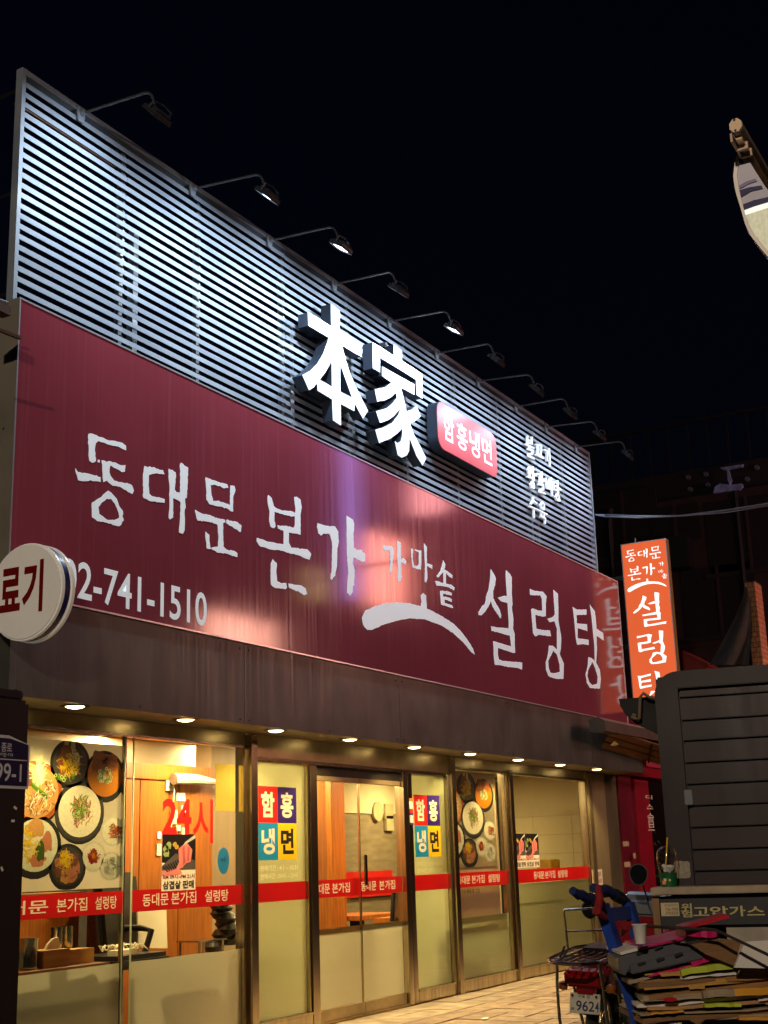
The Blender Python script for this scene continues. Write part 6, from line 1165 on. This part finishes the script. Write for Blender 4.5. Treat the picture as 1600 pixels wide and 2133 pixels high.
MB().tube([(Xb-.06, fx(1264, 1000, Xb).y, 3), (Xb-.06, fx(1264, 1000, Xb).y, zb1-.4), (Xb-.1, fx(1270, 1000, Xb).y, zb1)], .07, 8).build('drain_pipe', M_blk, fb, True)
MB().tube([(Xb-.06, fx(1530, 1000, Xb).y, 3), (Xb-.06, fx(1530, 1000, Xb).y, zb1)], .05, 8).build('drain_pipe', M_blk, fb, True)
p_ = fx(1405, 1160, Xb); ac_ = MB().box(Xb-.5, Xb-.05, p_.y-.45, p_.y+.45, p_.z-.35, p_.z+.35).build('air_conditioner', M_blk, fb, bevel=.02); MB().cyl((Xb-.51, p_.y, p_.z), (Xb-.501, p_.y, p_.z), .26, n=20).build('fan_grille', M_blk, ac_)
bt_ = thing('blue_tarp', 'crumpled pale blue tarp on the dark upper wall of the background building', 'tarp', tuple(fx(1515, 1010, Xb))); M_bt = mat('pale_blue_tarp', lin(132, 156, 210), .6, 0, .5, 6.)
def xpoly(pts, X_, th_): P3 = [fx(a, b, X_) for a, b in pts]; n = len(P3); W = Vector((th_, 0, 0)); return MB().add(P3+[p+W for p in P3], [tuple(range(n)), tuple(range(2*n-1, n-1, -1))]+[(i, n+i, n+(i+1) % n, (i+1) % n) for i in range(n)])
xpoly([(1486, 1027), (1489, 1014), (1500, 1007), (1520, 1010), (1545, 1007), (1547, 1013), (1540, 1020)], Xb-.12, .1).build('sheet', M_bt, bt_); xpoly([(1514, 977), (1517, 976), (1524, 1000), (1520, 1010), (1516, 1000)], Xb-.12, .08).build('hanging_end', M_bt, bt_); xpoly([(1500, 974), (1548, 967), (1546, 972), (1508, 979)], Xb-.12, .08).build('folded_edge', M_bt, bt_)
# brick pier with a draped sheet, red eave
Xp = 13.5
M_br = mat('pier_brick', lin(190, 130, 92), .85, 0, .3, 12., bump=.3)
bp_ = thing('brick_pier', 'short brick pier lit warmly behind the kiosk top', 'pier', tuple(fx(1570, 1400, Xp))); a, b = fx(1550, 1210, Xp), fx(1592, 1400, Xp)
MB().box(Xp+.01, Xp+.4, b.y+.01, a.y-.01, b.z, a.z-.01).build('mortar_core', mat('mortar', lin(96, 80, 62), .9), bp_)
hh = .075; zq = b.z; r = 0; pr = None; wy = (a.y-b.y); bl = wy/2
while zq+hh < a.z:
    off = 0 if r % 2 == 0 else bl/2
    for yy0, yy1 in (((b.y, b.y+bl), (b.y+bl, a.y)) if r % 2 == 0 else ((b.y, b.y+bl/2), (b.y+bl/2, b.y+1.5*bl), (b.y+1.5*bl, a.y))): MB().box(Xp, Xp+.41, yy0+.005, yy1-.005, zq+.005, zq+hh-.005).build('brick', M_br, bp_)
    zq += hh; r += 1
ds = thing('draped_sheet', 'dark grey sheet draped down from the brick pier', 'sheet', tuple(fx(1520, 1380, Xp-.3))); n = 12; v = []; f = []
for i in range(n+1):
    for j in range(n+1):
        s_, t_ = i/n, j/n; px = 1548+(1478-1548)*t_**1.2*(1-s_*.0)+s_*(12+70*t_); py = 1240+(1385-1240)*t_-18*math.sin(s_*3)*(1-t_); p_ = fx(px, py, Xp-.3+.12*math.sin(s_*7+t_*2)*t_); v.append(p_)
for i in range(n):
    for j in range(n): k0 = i*(n+1)+j; f.append((k0, k0+1, k0+n+2, k0+n+1))
MB().add(v, f).build('sheet_cloth', mat('grey_sheet', lin(58, 54, 54), .7, 0, .2, 9.), ds, True)
re_ = thing('red_eave', 'small red eave peeping out above the kiosk beside the orange light box', 'eave', tuple(fx(1440, 1390, 14))); xpoly([(1422, 1360), (1476, 1388), (1470, 1400), (1422, 1400)], 14., .6).build('eave_board', mat('red_eave_paint', lin(140, 36, 34), .5), re_); xpoly([(1422, 1355), (1478, 1384), (1476, 1388), (1422, 1360)], 13.95, .7).build('eave_edge', mat('red_eave_paint', lin(140, 36, 34), .5), re_)
# overhead wire
wz = [fy(1240, 1072, .2)]+[fd(px, py, d) for px, py, d in ((1262, 1076, 18.7), (1330, 1078, 18), (1420, 1074, 17), (1510, 1063, 16), (1620, 1046, 15))]
tag(setorigin(MB().tube(wz, .012, 6).tube([p+Vector((0, 0, .03*math.sin(i*1.1))) for i, p in enumerate(wz)], .008, 6).build('overhead_wire', mat('grey_cable', lin(120, 126, 140), .5)), wz[0]), 'overhead cable running right from the edge of the louvre screen', 'cable')
# ================================================================== across the street: lit signs that show as reflections, and the street lamp
ac = thing('opposite_building', 'building across the street, seen only in reflections', 'building', (18, -9.4, ZG)); MB().box(10, 27, -13, -9.35, ZG, 13).build('wall', M_fb2, ac)
def lit(x0, x1, z0, z1, col, s, lab):
    t = thing('lit_wall_sign', lab, 'sign', ((x0+x1)/2, -9.3, z0), group='lit signs across the street'); MB().box(x0-.03, x1+.03, -9.34, -9.12, z0-.03, z1+.03).build('sign_box', M_blk, t); MB().box(x0, x1, -9.119, -9.11, z0, z1).build('lit_face', glow('lit_'+lab.split()[0], col, s, .25, 2.), t)
lit(14.0, 16.3, 4.6, 6.15, (1, .42, .3), 26, 'salmon lit sign across the street reflected low in the maroon sign')
lit(20.2, 22.0, 7.2, 9.0, (1, .3, .22), 20, 'coral lit sign across the street reflected beside the brush lettering')
lit(19.35, 19.75, 7.2, 11.6, (.46, .3, 1), 15, 'violet tall lit sign across the street reflected as a streak')
lit(22.6, 24.6, 9.9, 11.0, (1, .36, .36), 14, 'rose lit sign across the street reflected below the louvre')
lit(17.4, 18.4, 6.9, 7.6, (1, .66, .2), 4, 'amber dim lit sign across the street reflected as a brown glow')
for sl0, dr_, pw_, lab_ in ((Vector((-10.2, -7.6, -.06)), (.8, .15, -.5), 3300, 'street lamp standing behind the photographer'), (Vector((14., -7.9, .55)), (-.1, .25, -1), 800, 'added street lamp farther down the street, unseen, warming the pier and shop')):  # second lamp is added out of view to light pier, magenta shop, back building
    sl_ = thing('street_lamp', lab_, 'street lamp', tuple(sl0)); MB().cyl(sl0, sl0+Vector((0, 0, 5.6)), .07, .05, 14).build('pole', M_blk, sl_, True); MB().tube([sl0+Vector((0, 0, 5.5)), sl0+Vector((.1, .4, 5.8)), sl0+Vector((.2, 1.0, 5.85))], .035, 8).build('arm', M_blk, sl_, True); MB().obox(sl0+Vector((.22, 1.2, 5.82)), (.22, .5, .08)).build('lamp_head', M_blk, sl_, bevel=.02); MB().obox(sl0+Vector((.22, 1.2, 5.775)), (.16, .4, .008)).build('lens', glow('sodium_lens', (1, .7, .36), 8), sl_)
    lamp('street_light', 'SPOT', pw_, (1, .82, .64), sl_, sl0+Vector((.22, 1.2, 5.76)), dr_, spot_size=math.radians(165 if sl0.x < 0 else 125), spot_blend=.6, shadow_soft_size=.12)
